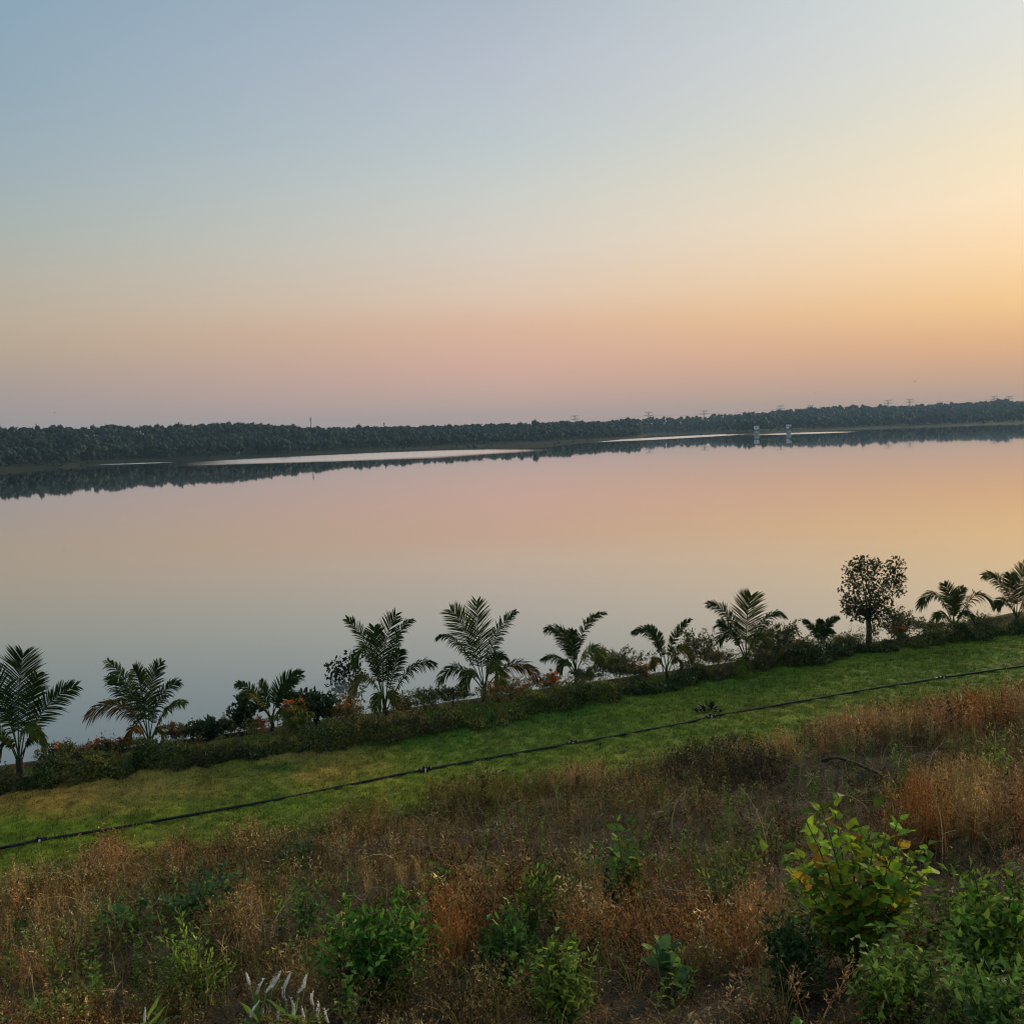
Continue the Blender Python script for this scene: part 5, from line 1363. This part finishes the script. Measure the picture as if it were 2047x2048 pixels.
# the bush with heart-shaped leaves
leafy_plant('leafy_bush', 'tall bright green bush of heart-shaped leaves with some yellow leaves', 'bush', (1715, 1925),
            [(1638, 1600), (1665, 1605), (1610, 1640), (1590, 1700), (1575, 1735), (1700, 1655), (1722, 1650), (1745, 1690), (1800, 1628), (1815, 1655), (1850, 1690), (1860, 1735), (1780, 1720), (1690, 1745), (1640, 1740), (1620, 1790), (1830, 1770), (1720, 1790), (1660, 1680), (1770, 1670)],
            [('heart', .52), ('heart_m', .24), ('heart_y', .15), ('heart_a', .09)], 0.105, 15, 801, spread=0.28, t0=0.3, side=1.0, fill=380, fcol=(0.09, 0.15, 0.02), fasp=0.7)
# rounded shrub of oblong leaves
leafy_plant('leafy_bush', 'rounded dark green shrub with upright oblong leaves, beside a rusty dry clump', 'bush', (745, 2000),
            [(640, 1850), (660, 1815), (690, 1800), (700, 1840), (730, 1815), (760, 1830), (790, 1790), (815, 1785), (830, 1800), (840, 1840), (855, 1860), (780, 1840), (740, 1860), (675, 1880), (650, 1895), (810, 1870), (720, 1900), (770, 1890), (690, 1920), (850, 1890)],
            [('obl', .85), ('obl_y', .15)], 0.095, 15, 802, spread=0.3, t0=0.3, tipup=0.7, fill=1300, fcol=(0.05, 0.12, 0.018))
leafy_plant('leafy_bush', 'lime green slender shrub with small pale shoots, tallest shoot thin', 'bush', (400, 2010),
            [(357, 1815), (365, 1850), (340, 1875), (330, 1878), (395, 1865), (385, 1895), (425, 1900), (445, 1915), (465, 1925), (370, 1920), (400, 1935), (440, 1955), (350, 1960), (380, 1975)],
            [('obl_y', .8), ('obl', .2)], 0.066, 15, 803, spread=0.22, t0=0.35, tipup=0.9, fill=600, fcol=(0.13, 0.19, 0.03))
leafy_plant('leafy_bush', 'light green low shrub cut off by the picture edge, near white flower spikes', 'bush', (105, 2085),
            [(45, 1985), (60, 2005), (115, 1985), (140, 1978), (130, 2000), (165, 2020), (160, 2035), (90, 2020), (70, 2035), (110, 2030), (140, 2035)],
            [('obl_y', .55), ('obl', .45)], 0.07, 12, 804, spread=0.2, t0=0.3, tipup=0.8, fill=600, fcol=(0.1, 0.17, 0.03))
leafy_plant('sapling', 'dark green leafy sapling standing alone in the brown ground cover', 'sapling', (1255, 1815),
            [(1228, 1618), (1232, 1640), (1218, 1690), (1250, 1680), (1280, 1690), (1225, 1720), (1285, 1715), (1265, 1745), (1240, 1660)],
            [('oval_g', .55), ('tri_d', .45)], 0.11, 14, 805, spread=0.2, t0=0.3, fill=200, fcol=(0.06, 0.11, 0.03))
leafy_plant('leafy_bush', 'small dark shrub with a bright rounded top beside the rust-red clump', 'bush', (1050, 1880),
            [(1072, 1735), (1090, 1725), (1105, 1735), (1065, 1755), (1115, 1755), (1085, 1770), (1100, 1790), (1075, 1800)], [('obl', .7), ('obl_y', .3)], 0.085, 12, 806, spread=0.15, t0=0.3, tipup=0.8, fill=160, fcol=(0.06, 0.13, 0.02))
leafy_plant('leafy_bush', 'dark green upright shrub between the rounded shrub and a nettle clump', 'bush', (1020, 1990),
            [(1000, 1835), (1015, 1820), (1035, 1850), (990, 1870), (1045, 1870), (1005, 1900), (1030, 1910), (985, 1905), (1055, 1900)], [('obl_d', .6), ('obl', .4)], 0.09, 13, 807, spread=0.2, t0=0.3, tipup=0.7, fill=900, fcol=(0.04, 0.085, 0.02))
leafy_plant('nettle', 'yellow-green nettle-like clump with drooping small leaves', 'weed', (1115, 2050),
            [(1085, 1890), (1110, 1875), (1135, 1880), (1150, 1895), (1090, 1930), (1120, 1930), (1145, 1940), (1165, 1950), (1100, 1960), (1130, 1970)], [('tri', .6), ('tri_b', .4)], 0.075, 15, 808, spread=0.2, t0=0.25, tipup=0.2, fill=900, fcol=(0.11, 0.155, 0.03))
leafy_plant('leafy_bush', 'large green thicket of pointed leaves along the picture edge', 'bush', (1985, 1960),
            [(1920, 1745), (1945, 1745), (1960, 1770), (1900, 1790), (1985, 1790), (2030, 1745), (2045, 1770), (1930, 1820), (1965, 1830), (2000, 1830), (2040, 1830), (1890, 1830), (1910, 1870), (1950, 1880), (1990, 1880), (2030, 1890), (1880, 1890), (2060, 1800)],
            [('tri', .55), ('tri_b', .35), ('heart_m', .1)], 0.082, 16, 809, spread=0.4, t0=0.3, tipup=0.3, fill=1400, fcol=(0.1, 0.16, 0.03))
leafy_plant('leafy_bush', 'low sprawling green plant below the heart-leaved bush', 'bush', (1790, 2040),
            [(1730, 1890), (1760, 1880), (1790, 1890), (1740, 1930), (1780, 1940), (1820, 1920), (1850, 1900), (1730, 1970), (1760, 1990), (1800, 1985), (1840, 1960), (1860, 1940), (1750, 2020), (1820, 2010)],
            [('tri', .75), ('tri_b', .25)], 0.07, 14, 810, spread=0.3, t0=0.3, tipup=0.3, fill=1100, fcol=(0.1, 0.16, 0.03))
leafy_plant('leafy_bush', 'shaded green plant at the picture corner with a long bare green stalk', 'bush', (1985, 2110),
            [(1920, 1945), (1950, 1930), (1985, 1950), (2020, 1940), (2045, 1960), (1900, 1980), (1940, 1990), (1980, 2000), (2020, 2005), (1910, 2020), (1960, 2030), (2000, 2040)],
            [('tri', .5), ('heart_m', .3), ('tri_d', .2)], 0.072, 14, 811, spread=0.3, t0=0.3, tipup=0.3, fill=1100, fcol=(0.08, 0.14, 0.03))
leafy_plant('leafy_bush', 'dark fine-leaved bush in the shade under the heart-leaved bush', 'bush', (1590, 2000),
            [(1535, 1830), (1560, 1835), (1585, 1830), (1600, 1850), (1545, 1870), (1580, 1880), (1560, 1910), (1610, 1900), (1625, 1880)], [('obl_d', .9), ('obl', .1)], 0.06, 16, 812, spread=0.2, t0=0.25, tipup=0.5, fill=1300, fcol=(0.04, 0.07, 0.022))
leafy_plant('milkweed', 'milkweed with broad rounded leaves above the lime green shrub', 'weed', (262, 1875),
            [(195, 1840), (225, 1825), (245, 1822), (275, 1835), (300, 1835), (235, 1850)], [('oval', .5), ('oval_g', .5)], 0.14, 9, 813, spread=0.25, t0=0.35, fill=150, fcol=(0.05, 0.1, 0.035), fasp=0.6)
leafy_plant('milkweed', 'milkweed of broad blue-green leaves rising with a forked top', 'weed', (400, 1850),
            [(345, 1795), (370, 1785), (395, 1775), (420, 1755), (455, 1760), (440, 1745), (480, 1745)], [('oval', .65), ('oval_g', .35)], 0.13, 9, 814, spread=0.25, t0=0.3, fill=250, fcol=(0.05, 0.1, 0.04), fasp=0.5)
leafy_plant('milkweed', 'single stiff milkweed with ribbed dark leaves inside the rust-red clump', 'weed', (1335, 1990),
            [(1305, 1880), (1335, 1885), (1320, 1910), (1350, 1915), (1345, 1960), (1370, 1960)], [('oval', .8), ('oval_g', .2)], 0.13, 6, 815, spread=0.12, t0=0.45)
leafy_plant('leafy_bush', 'dull green ferny shrub behind the rounded shrub', 'bush', (610, 1870),
            [(585, 1770), (615, 1745), (640, 1760), (655, 1790), (600, 1800), (630, 1810), (570, 1800)], [('oval_g', .5), ('tri_d', .5)], 0.075, 15, 816, spread=0.2, t0=0.3, fill=250, fcol=(0.07, 0.12, 0.04))
leafy_plant('weed', 'slim yellow-green weed beside the dull green ferny shrub', 'weed', (565, 1880), [(545, 1765), (555, 1780), (565, 1800), (575, 1820)], [('tri_b', .6), ('lance_y', .4)], 0.06, 12, 817, spread=0.1, t0=0.3)
leafy_plant('weed', 'fuzzy light green weed clump above the fallen rust-red stalks', 'weed', (1455, 1800), [(1400, 1745), (1430, 1710), (1450, 1690), (1475, 1700), (1500, 1690), (1520, 1680), (1490, 1740), (1440, 1750), (1420, 1770)], [('lance', .5), ('lance_y', .3), ('tri', .2)], 0.075, 15, 818, spread=0.25, t0=0.3, fill=250, fcol=(0.12, 0.16, 0.04))
leafy_plant('weed', 'round bright green tuft in the bare patch under tawny grass', 'weed', (1990, 1548), [(1965, 1505), (1985, 1492), (2005, 1500), (2020, 1515), (1975, 1520), (1998, 1525), (1955, 1525)], [('tri_b', .6), ('lance_y', .4)], 0.09, 14, 819, spread=0.25, t0=0.3, fill=200, fcol=(0.11, 0.16, 0.03))
leafy_plant('creeper', 'flat dark green creeper spread over the edge of the lawn', 'creeper', (600, 1725), [(545, 1700), (570, 1690), (595, 1685), (620, 1675), (560, 1710), (605, 1700), (625, 1690)], [('tri_d', .5), ('oval', .5)], 0.1, 12, 820, spread=0.4, t0=0.3, fill=250, fcol=(0.05, 0.08, 0.04))
leafy_plant('weed', 'dark broad-leaved weed where slope meets lawn', 'weed', (108, 1775), [(85, 1748), (105, 1740), (120, 1755), (95, 1760)], [('oval', .6), ('tri_d', .4)], 0.13, 7, 821, spread=0.25, t0=0.4)
leafy_plant('weed', 'dark leafy weed between the rounded shrub and the sapling', 'weed', (880, 1800), [(850, 1735), (870, 1725), (890, 1740), (915, 1755), (865, 1760), (900, 1745)], [('oval_g', .4), ('tri_d', .6)], 0.11, 9, 822, spread=0.2, t0=0.4)

def stalk():
    P = [at_depth(px, py, dd) for px, py, dd in [(1920, 1895, 5.6), (1955, 1950, 5.5), (1985, 2010, 5.4), (2018, 2060, 5.3), (2050, 2120, 5.25)]]
    g = hit(2050, 2120)
    root = empty('green_stalk', g, 'long bare pale green stalk leaning across the corner thicket', 'stalk')
    P.append(np.array([P[-1][0] + 0.05, P[-1][1] - 0.05, float(ground_z(P[-1][0], P[-1][1])) - 0.05]))
    b = Buf(); b.tube(P, [0.006, 0.008, 0.01, 0.011, 0.012, 0.012], (0.1, 0.16, 0.05), k=6)
    b.build('stem', M['greenstem'], root, True, g)
    for i, s in ((0, -1), (1, -1), (2, 1)):
        b = Buf(); q = P[i]; b.tube([q, q + np.array([-0.09 * 1.0 if s < 0 else 0.06, 0.02, 0.03])], [0.006, 0.003], (0.1, 0.16, 0.05), k=5)
        b.build('twig', M['greenstem'], root, True, g)
stalk()

# rust-red toppled clump
def build_rust():
    rg = np.random.default_rng(90)
    B = hit(1400, 1900); D = depth_of(B)
    root = empty('dry_bush', B, 'toppled rust-red dry bush fanning over the slope', 'dry bush')
    st = Buf(); lf = Buf()
    for i in range(280):
        sx = rg.uniform(1180, 1540); sy = 1905 + rg.normal() * 12 + (sx - 1360) * 0.02
        g = hit(sx, sy + 20)
        dd = rg.uniform(-.3, .5)
        ln = rg.uniform(0.3, 0.7)
        tx, ty = sx - rg.uniform(10, 90), sy - rg.uniform(50, 165) * (1 - 0.5 * abs((sx - 1340) / 220) ** 2)
        T = at_depth(tx, ty, depth_of(g) + dd)
        p1 = (g + T) / 2 + np.array([0, 0, 0.1])
        pts = bez(g, p1, T, 5)
        sh = 0.7 + 0.6 * rg.random()
        st.ribbon(pts, 0.006, (0.42 * sh, 0.26 * sh, 0.15 * sh))
        for _ in range(13):
            t = 0.25 + 0.75 * rg.random(); q = g * (1 - t) ** 2 + p1 * 2 * t * (1 - t) + T * t * t
            sh = 0.3 + 1.7 * rg.random() ** 1.5
            lf.leaf(q + rg.normal(size=3) * 0.025, rg.normal(size=3) + (0, 0, 0.3), nrm(rg.normal(size=3)), 0.022 + 0.022 * rg.random(), 0.010, (0.36 * sh, 0.18 * sh, 0.09 * sh))
    st.build('stem', M['dry'], root, False, B)
    lf.build('foliage', M['dry'], root, False, B)
build_rust()

# heap of dead dark brushwood
def build_brush():
    rg = np.random.default_rng(91)
    B = hit(1440, 1572); mp = depth_of(B) / FPX
    root = empty('brushwood', B, 'dark tangled heap of dead brushwood at the lawn edge', 'brushwood')
    b = Buf(); lf = Buf()
    for i in range(380):
        px = rg.uniform(1325, 1570); py = 1560 + rg.normal() * 14 - (px - 1440) * 0.05
        g = hit(px, py)
        a = rg.random() * 6.28; ln = 0.25 + 0.55 * rg.random(); h = (0.2 + 0.75 * rg.random()) * (1 - 0.5 * ((px - 1430) / 130) ** 2)
        e = g + np.array([math.cos(a) * ln * 0.6, math.sin(a) * ln * 0.4, max(0.05, h)])
        m_ = (g + e) / 2 + rg.normal(size=3) * 0.08
        b.ribbon(bez(g, m_, e, 4), 0.013, (0.05, 0.04, 0.032))
        for _ in range(4):
            t = 0.4 + 0.6 * rg.random(); q = g + (e - g) * t; f = q + rg.normal(size=3) * 0.1
            b.ribbon([q, f], 0.007, (0.05, 0.04, 0.032))
            lf.leaf(f, rg.normal(size=3), nrm(rg.normal(size=3)), 0.05, 0.03, tuple(np.array((0.05, 0.04, 0.035)) * (0.6 + rg.random())))
    # one long bare branch lying out to the side
    P = [hit(px, py) + np.array([0, 0, h]) for px, py, h in [(1495, 1530, .35), (1545, 1545, .25), (1600, 1556, .2), (1640, 1560, .12)]]
    b.tube(smooth_path(P, 9), [0.02 - 0.0018 * i for i in range(9)], (0.05, 0.04, 0.03), k=5)
    for i in range(8):
        q = smooth_path(P, 9)[i]; e = q + np.array([0.12 + rg.normal() * 0.1, rg.normal() * 0.1, 0.15 + 0.1 * rg.random()])
        b.ribbon([q, (q + e) / 2 + (0, 0, 0.03), e], 0.01, (0.05, 0.04, 0.03))
    b.build('branch', M['twig'], root, False, B)
    lf.build('foliage', M['dry'], root, False, B)
build_brush()

# white flower spikes
def build_cockscomb():
    rg = np.random.default_rng(92)
    wht = (0.9, 0.86, 0.78)
    spots = [((520, 2110), [(503, 1970, 1945), (515, 1995, 1960), (535, 1985, 1955), (548, 1975, 1945), (505, 2035, 2005), (520, 2045, 2020)], 'cockscomb with several pale bent flower spikes near the rust stalks'),
             ((585, 2115), [(570, 1975, 1942), (575, 2000, 1968), (600, 1985, 1962), (612, 1975, 1948), (560, 2050, 2012), (590, 2035, 1998)], 'cockscomb with upright pale spikes below the rounded shrub'),
             ((620, 2125), [(612, 2050, 2015), (640, 2040, 2005), (660, 2045, 2020), (630, 2010, 1985)], 'cockscomb with grey spikes and long narrow leaves'),
             ((300, 2110), [(293, 2045, 2018), (480, 2020, 1990), (510, 1995, 1962)], 'cockscomb with one lone white spike beside the lime green shrub')]
    for base, sp, lb in spots:
        B = hit(*base)
        if lb.startswith('cockscomb with one'): sp = sp[:1]
        root = empty('cockscomb', B, lb, 'flower', 'white cockscomb flowers')
        D = depth_of(B)
        for (x, y0, y1) in sp:
            dd = rg.uniform(-.1, .15)
            q0 = at_depth(x - 3, y0, D + dd); q1 = at_depth(x + rg.uniform(-12, 16), y1, D + dd)
            b = Buf(); b.tube([B + rg.normal(size=3) * 0.02, (B + q0) / 2 + rg.normal(size=3) * 0.02, q0], [0.005, 0.004, 0.004], (0.1, 0.12, 0.06), k=5)
            b.build('stem', M['greenstem'], root, True, B)
            b = Buf(); mid = (q0 + q1) / 2 + np.array([rg.normal() * 0.012, 0, 0])
            pts = bez(q0, mid, q1, 7)
            b.tube(pts, [0.004, 0.008, 0.009, 0.009, 0.008, 0.006, 0.0015], wht, k=7)
            for i in range(26):
                t = rg.random(); p = pts[min(6, int(t * 7))]; a = rg.random() * 6.28
                b.leaf(p, (math.cos(a), math.sin(a), 0.8), (0, 0, 1), 0.017, 0.006, tuple(np.array(wht) * (0.8 + 0.4 * rg.random())))
            b.build('flower_spike', M['veg'], root, False, B)
        for i in range(14):
            a = rg.random() * 6.28; put_leaf(LM['lance' if i % 3 else 'lance_y'], B + np.array([0, 0, 0.05 + 0.22 * rg.random()]), (math.cos(a), math.sin(a), 0.9), (0, 0, 1), 0.14 + 0.06 * rg.random(), root)
build_cockscomb()

# pale stones half hidden in the ground cover
def build_stones():
    rg = np.random.default_rng(93)
    P0 = hit(990, 1664)
    b = Buf()
    vs = []
    for i in range(26):
        px = 990 + rg.normal() * 32; py = 1660 + rg.normal() * 13
        p = hit(px, py); r = 0.015 + 0.025 * rg.random() ** 2
        pts = []; fs = []
        k = 6
        for lay, (zz, rr) in enumerate(((-0.3, 0.8), (0.35, 1.0), (0.8, 0.55))):
            for j in range(k):
                a = 6.28 * j / k; q = r * rr * (0.75 + 0.5 * rg.random())
                pts.append(p + np.array([math.cos(a) * q * 1.3, math.sin(a) * q, zz * r * 0.8 + 0.02]))
        for lay in range(2):
            for j in range(k):
                j2 = (j + 1) % k; fs.append((lay * k + j, lay * k + j2, lay * k + k + j2, lay * k + k + j))
        fs.append(tuple(2 * k + j for j in range(k)))
        s = 0.5 + 0.7 * rg.random()
        b.add(pts, fs, (0.4 * s, 0.42 * s, 0.46 * s))
    o = b.build('gravel', M['dry'], None, False)
    tag(o, 'scatter of pale stones in the brown ground cover', 'gravel', kind='stuff')
build_stones()

# ------------------------------------------------------------------ far things
def far_point(px, r, lift=0.0):
    a = az_of(px); z = float(far_ground(np.array([a]), np.array([r]))[0])
    return np.array([r * math.sin(a), r * math.cos(a), z + lift])

def build_intake(px, r, label, twin):
    a = az_of(px, 866)
    B = np.array([r * math.sin(a), r * math.cos(a), WATER_Z])
    root = empty('intake_tower', B, label, 'intake tower', 'intake towers in the lake')
    ax = np.array([[math.cos(a), -math.sin(a), 0], [math.sin(a), math.cos(a), 0], [0, 0, 1.0]])
    def bx(name, c, s, mat, par=root):
        b = Buf(); b.box(B + ax[0] * c[0] + ax[1] * c[1] + ax[2] * c[2], s, (0.5, 0.5, 0.5), ax); return b.build(name, mat, par, False, B if par is root else None)
    b = Buf(); b.tube([B - (0, 0, 1), B + (0, 0, 4.6)], [2.4, 2.2], (0.4, 0.4, 0.4), k=14); b.build('shaft', M['concrete'], root, True, B)
    bx('platform', (0, 0, 4.85), (6.2, 6.2, 0.5), M['dark'])
    if twin:
        bx('cabin', (-0.8, 0, 7.0), (2.9, 3.4, 3.8), M['whitewash']); bx('cabin', (1.9, 0, 8.1), (1.4, 2.4, 1.6), M['whitewash']); bx('column', (1.9, 0, 6.2), (0.5, 0.5, 2.2), M['concrete'])
        bx('roof', (-0.8, 0, 9.05), (3.3, 3.8, 0.3), M['concrete'])
        bx('window', (-0.8, -1.72, 7.2), (0.9, 0.12, 1.1), M['dark'])
    else:
        bx('cabin', (0, 0, 6.8), (4.8, 4.0, 3.4), M['whitewash']); bx('roof', (0, 0, 8.66), (5.2, 4.4, 0.3), M['concrete'])
        bx('window', (-0.6, -2.02, 6.9), (1.1, 0.12, 1.2), M['dark']); bx('window', (1.2, -2.02, 6.9), (0.7, 0.12, 1.0), M['dark'])
    # footbridge to the shore
    bx('footbridge', (8.5, 3.0, 4.75), (11.0, 1.0, 0.25), M['concrete'])
    bx('handrail', (8.5, 2.5, 5.75), (11.0, 0.08, 0.08), M['greymetal'])
build_intake(1512, 1040, 'white cabin on a round concrete shaft with two dark windows, in the lake', False)
build_intake(1576, 1040, 'white intake tower with a narrow second block on its platform', True)

def pylon(px, top_y, r, label, H=36.0):
    a = az_of(px)
    d = ray(px, top_y); t = r / math.hypot(d[0], d[1]); topz = (CAM + d * t)[2]
    B = np.array([r * math.sin(a), r * math.cos(a), topz - H])
    root = empty('pylon', B, label, 'pylon', 'pylons along the far ridge')
    X = np.array([math.cos(a), -math.sin(a), 0]); Y = np.array([math.sin(a), math.cos(a), 0]); Zv = np.array([0, 0, 1.0])
    def w(h): return 4.0 * (1 - h / (H * 0.72)) + 1.1 if h < H * 0.72 else 1.1
    lv = [0, 8, 15, 21, 26, 30, H * 0.94, H]
    b = Buf()
    for sx in (-1, 1):
        for sy in (-1, 1):
            b.tube([B + X * sx * w(h) + Y * sy * w(h) + Zv * h for h in lv], 0.3, (0.2, 0.2, 0.2), k=4)
    b.build('leg_frame', M['greymetal'], root, False, B)
    b = Buf()
    for h0, h1 in zip(lv[:-1], lv[1:]):
        for s in (-1, 1):
            for ux, uy in ((X, Y), (Y, X)):
                b.tube([B + ux * w(h0) + uy * s * w(h0) + Zv * h0, B - ux * w(h1) + uy * s * w(h1) + Zv * h1], 0.16, (0.2, 0.2, 0.2), k=3)
                b.tube([B - ux * w(h0) + uy * s * w(h0) + Zv * h0, B + ux * w(h1) + uy * s * w(h1) + Zv * h1], 0.16, (0.2, 0.2, 0.2), k=3)
    b.build('bracing', M['greymetal'], root, False, B)
    for h, arm in ((H * 0.8, 8.5), (H * 0.97, 7.0)):
        b = Buf()
        for s in (-1, 1):
            b.tube([B + Zv * h, B + X * s * arm + Zv * (h + 1.0)], 0.3, (0.2, 0.2, 0.2), k=4)
            b.tube([B + Zv * (h + 2.2), B + X * s * arm + Zv * (h + 1.0)], 0.25, (0.2, 0.2, 0.2), k=4)
            b.tube([B + X * s * arm + Zv * (h + 1.0), B + X * s * arm + Zv * (h + 3.2)], 0.3, (0.2, 0.2, 0.2), k=4)
        b.build('crossarm', M['greymetal'], root, False, B)
    return [B + X * s * 8.5 + Zv * (H * 0.8 + 1) for s in (-1, 1)]
PY = [(1150, 832, 2000, 'pylon standing alone above the low end of the wood'), (1297, 825, 2100, 'pylon where the nearer wood drops to the far ridge'), (1408, 822, 2200, 'pylon over the pale far ridge beside the intake towers'),
      (1560, 812, 2300, 'tallest pylon above the second intake tower'), (1620, 811, 2500, 'pylon at the start of the rising wooded ridge'), (1775, 801, 2500, 'one of two close pylons on the wooded ridge, nearer the towers'),
      (1818, 799, 2600, 'one of two close pylons on the wooded ridge, farther from the towers'), (1986, 793, 2750, 'faint pylon high on the ridge above the last palm'), (2016, 793, 2850, 'faintest pylon at the ridge end')]
ends = [pylon(px, ty, r, lb) for px, ty, r, lb in PY]
def build_wires():
    for s in (0, 1):
        root = None
        b = Buf()
        for A, C in zip(ends[:-1], ends[1:]):
            p0, p1 = A[s], C[s]
            mid = (p0 + p1) / 2 - np.array([0, 0, 4.0])
            b.tube(bez(p0, mid, p1, 7), 0.09, (0.2, 0.2, 0.2), k=3, cap=False)
        o = b.build('power_line', M['greymetal'], None, False)
        tag(o, ['power line strung along the pylons, lake side', 'power line strung along the pylons, land side'][s], 'power line')
build_wires()
def mast(px, top_y, r, label):
    a = az_of(px); d = ray(px, top_y); t = r / math.hypot(d[0], d[1]); T = CAM + d * t
    g = float(far_ground(np.array([a]), np.array([r]))[0])
    B = np.array([T[0], T[1], g])
    root = empty('mast', B, label, 'mast', 'masts above the wood')
    b = Buf(); b.tube([B, T], [0.5, 0.3], (0.2, 0.2, 0.2), k=6); b.build('pole', M['greymetal'], root, True, B)
    h = T[2] - B[2]
    b = Buf()
    for k in (0.9, 0.8): b.box(B + np.array([0, 0, h * k]), (1.6, 0.5, 1.2), (0.3, 0.3, 0.3))
    b.build('antenna', M['greymetal'], root, False, B)
mast(453, 847, 1070, 'thin mast nearest the tall end palm, above the far wood'); mast(523, 844, 1110, 'middle thin mast above the far wood'); mast(621, 834, 1150, 'tallest mast sticking up from the far wood'); mast(768, 845, 1200, 'short mast just above the far wood')

def hut():
    B = far_point(475, 735)
    root = empty('hut', B, 'tiny white hut at the foot of the far wood', 'hut')
    b = Buf(); b.box(B + np.array([0, 0, 1.2]), (1.7, 1.7, 2.0), (0.7, 0.7, 0.7)); b.build('wall', M['whitewash'], root, False, B)
    b = Buf(); b.add([B + np.array(q) for q in [(-1, -1, 2.2), (1, -1, 2.2), (1, 1, 2.2), (-1, 1, 2.2), (0, -1, 2.8), (0, 1, 2.8)]], [(0, 1, 4), (1, 2, 5, 4), (2, 3, 5), (3, 0, 4, 5), (0, 3, 2, 1)], (0.4, 0.4, 0.4)); b.build('roof', M['concrete'], root, False, B)
    b = Buf(); b.box(B + np.array([0.3, -0.88, 0.9]), (0.8, 0.08, 1.8), (0.1, 0.1, 0.1)); b.build('door', M['dark'], root, False, B)
hut()

def bird(px, py, dist, label, flap):
    P = at_depth(px, py, dist)
    b = Buf(); n = 7
    body = [P + np.array([x, 0, 0.03 * math.sin(3 * x)]) for x in np.linspace(-0.22, 0.24, n)]
    b.tube(body, [0.012, 0.04, 0.065, 0.06, 0.045, 0.05, 0.01], (0.03, 0.03, 0.03), k=6)
    for s in (-1, 1):
        q = [P + np.array([0.08, 0, 0.03]), P + np.array([0.12, s * 0.28, 0.03 + flap]), P + np.array([-0.02, s * 0.6, 0.03 + flap * 0.6]), P + np.array([-0.08, s * 0.28, 0.02 + flap * 0.9]), P + np.array([-0.1, 0, 0.02])]
        q2 = [p + np.array([0, 0, -0.015]) for p in q]
        b.add(q + q2, [(0, 1, 2, 3, 4), (9, 8, 7, 6, 5), (0, 5, 6, 1), (1, 6, 7, 2), (2, 7, 8, 3), (3, 8, 9, 4)], (0.03, 0.03, 0.03))
    o = b.build('bird', M['dark'], None, False, P)
    tag(o, label, 'bird', 'birds over the lake')
bird(110, 825, 330, 'dark bird above the near wing of the wood', 0.15); bird(1828, 763, 300, 'highest dark bird above the ridge pylons', 0.1); bird(1628, 786, 360, 'dark bird just above the ridge between pylons', -0.1)

# ------------------------------------------------------------------ haze
def build_haze():
    b = Buf(); b.box((0, 1320, 34), (5500, 4560, 76), (1, 1, 1))
    mt, nt = new_mat('haze')
    N = nt.nodes.new; L = nt.links.new
    pv = N('ShaderNodeVolumePrincipled')
    pv.inputs['Color'].default_value = (0.46, 0.70, 0.90, 1)
    pv.inputs['Density'].default_value = 0.000125
    pv.inputs['Anisotropy'].default_value = 0.0
    out = N('ShaderNodeOutputMaterial'); L(pv.outputs[0], out.inputs['Volume'])
    o = b.build('haze', mt, None)
    tag(o, 'thin evening haze over the lake', kind='stuff')
build_haze()
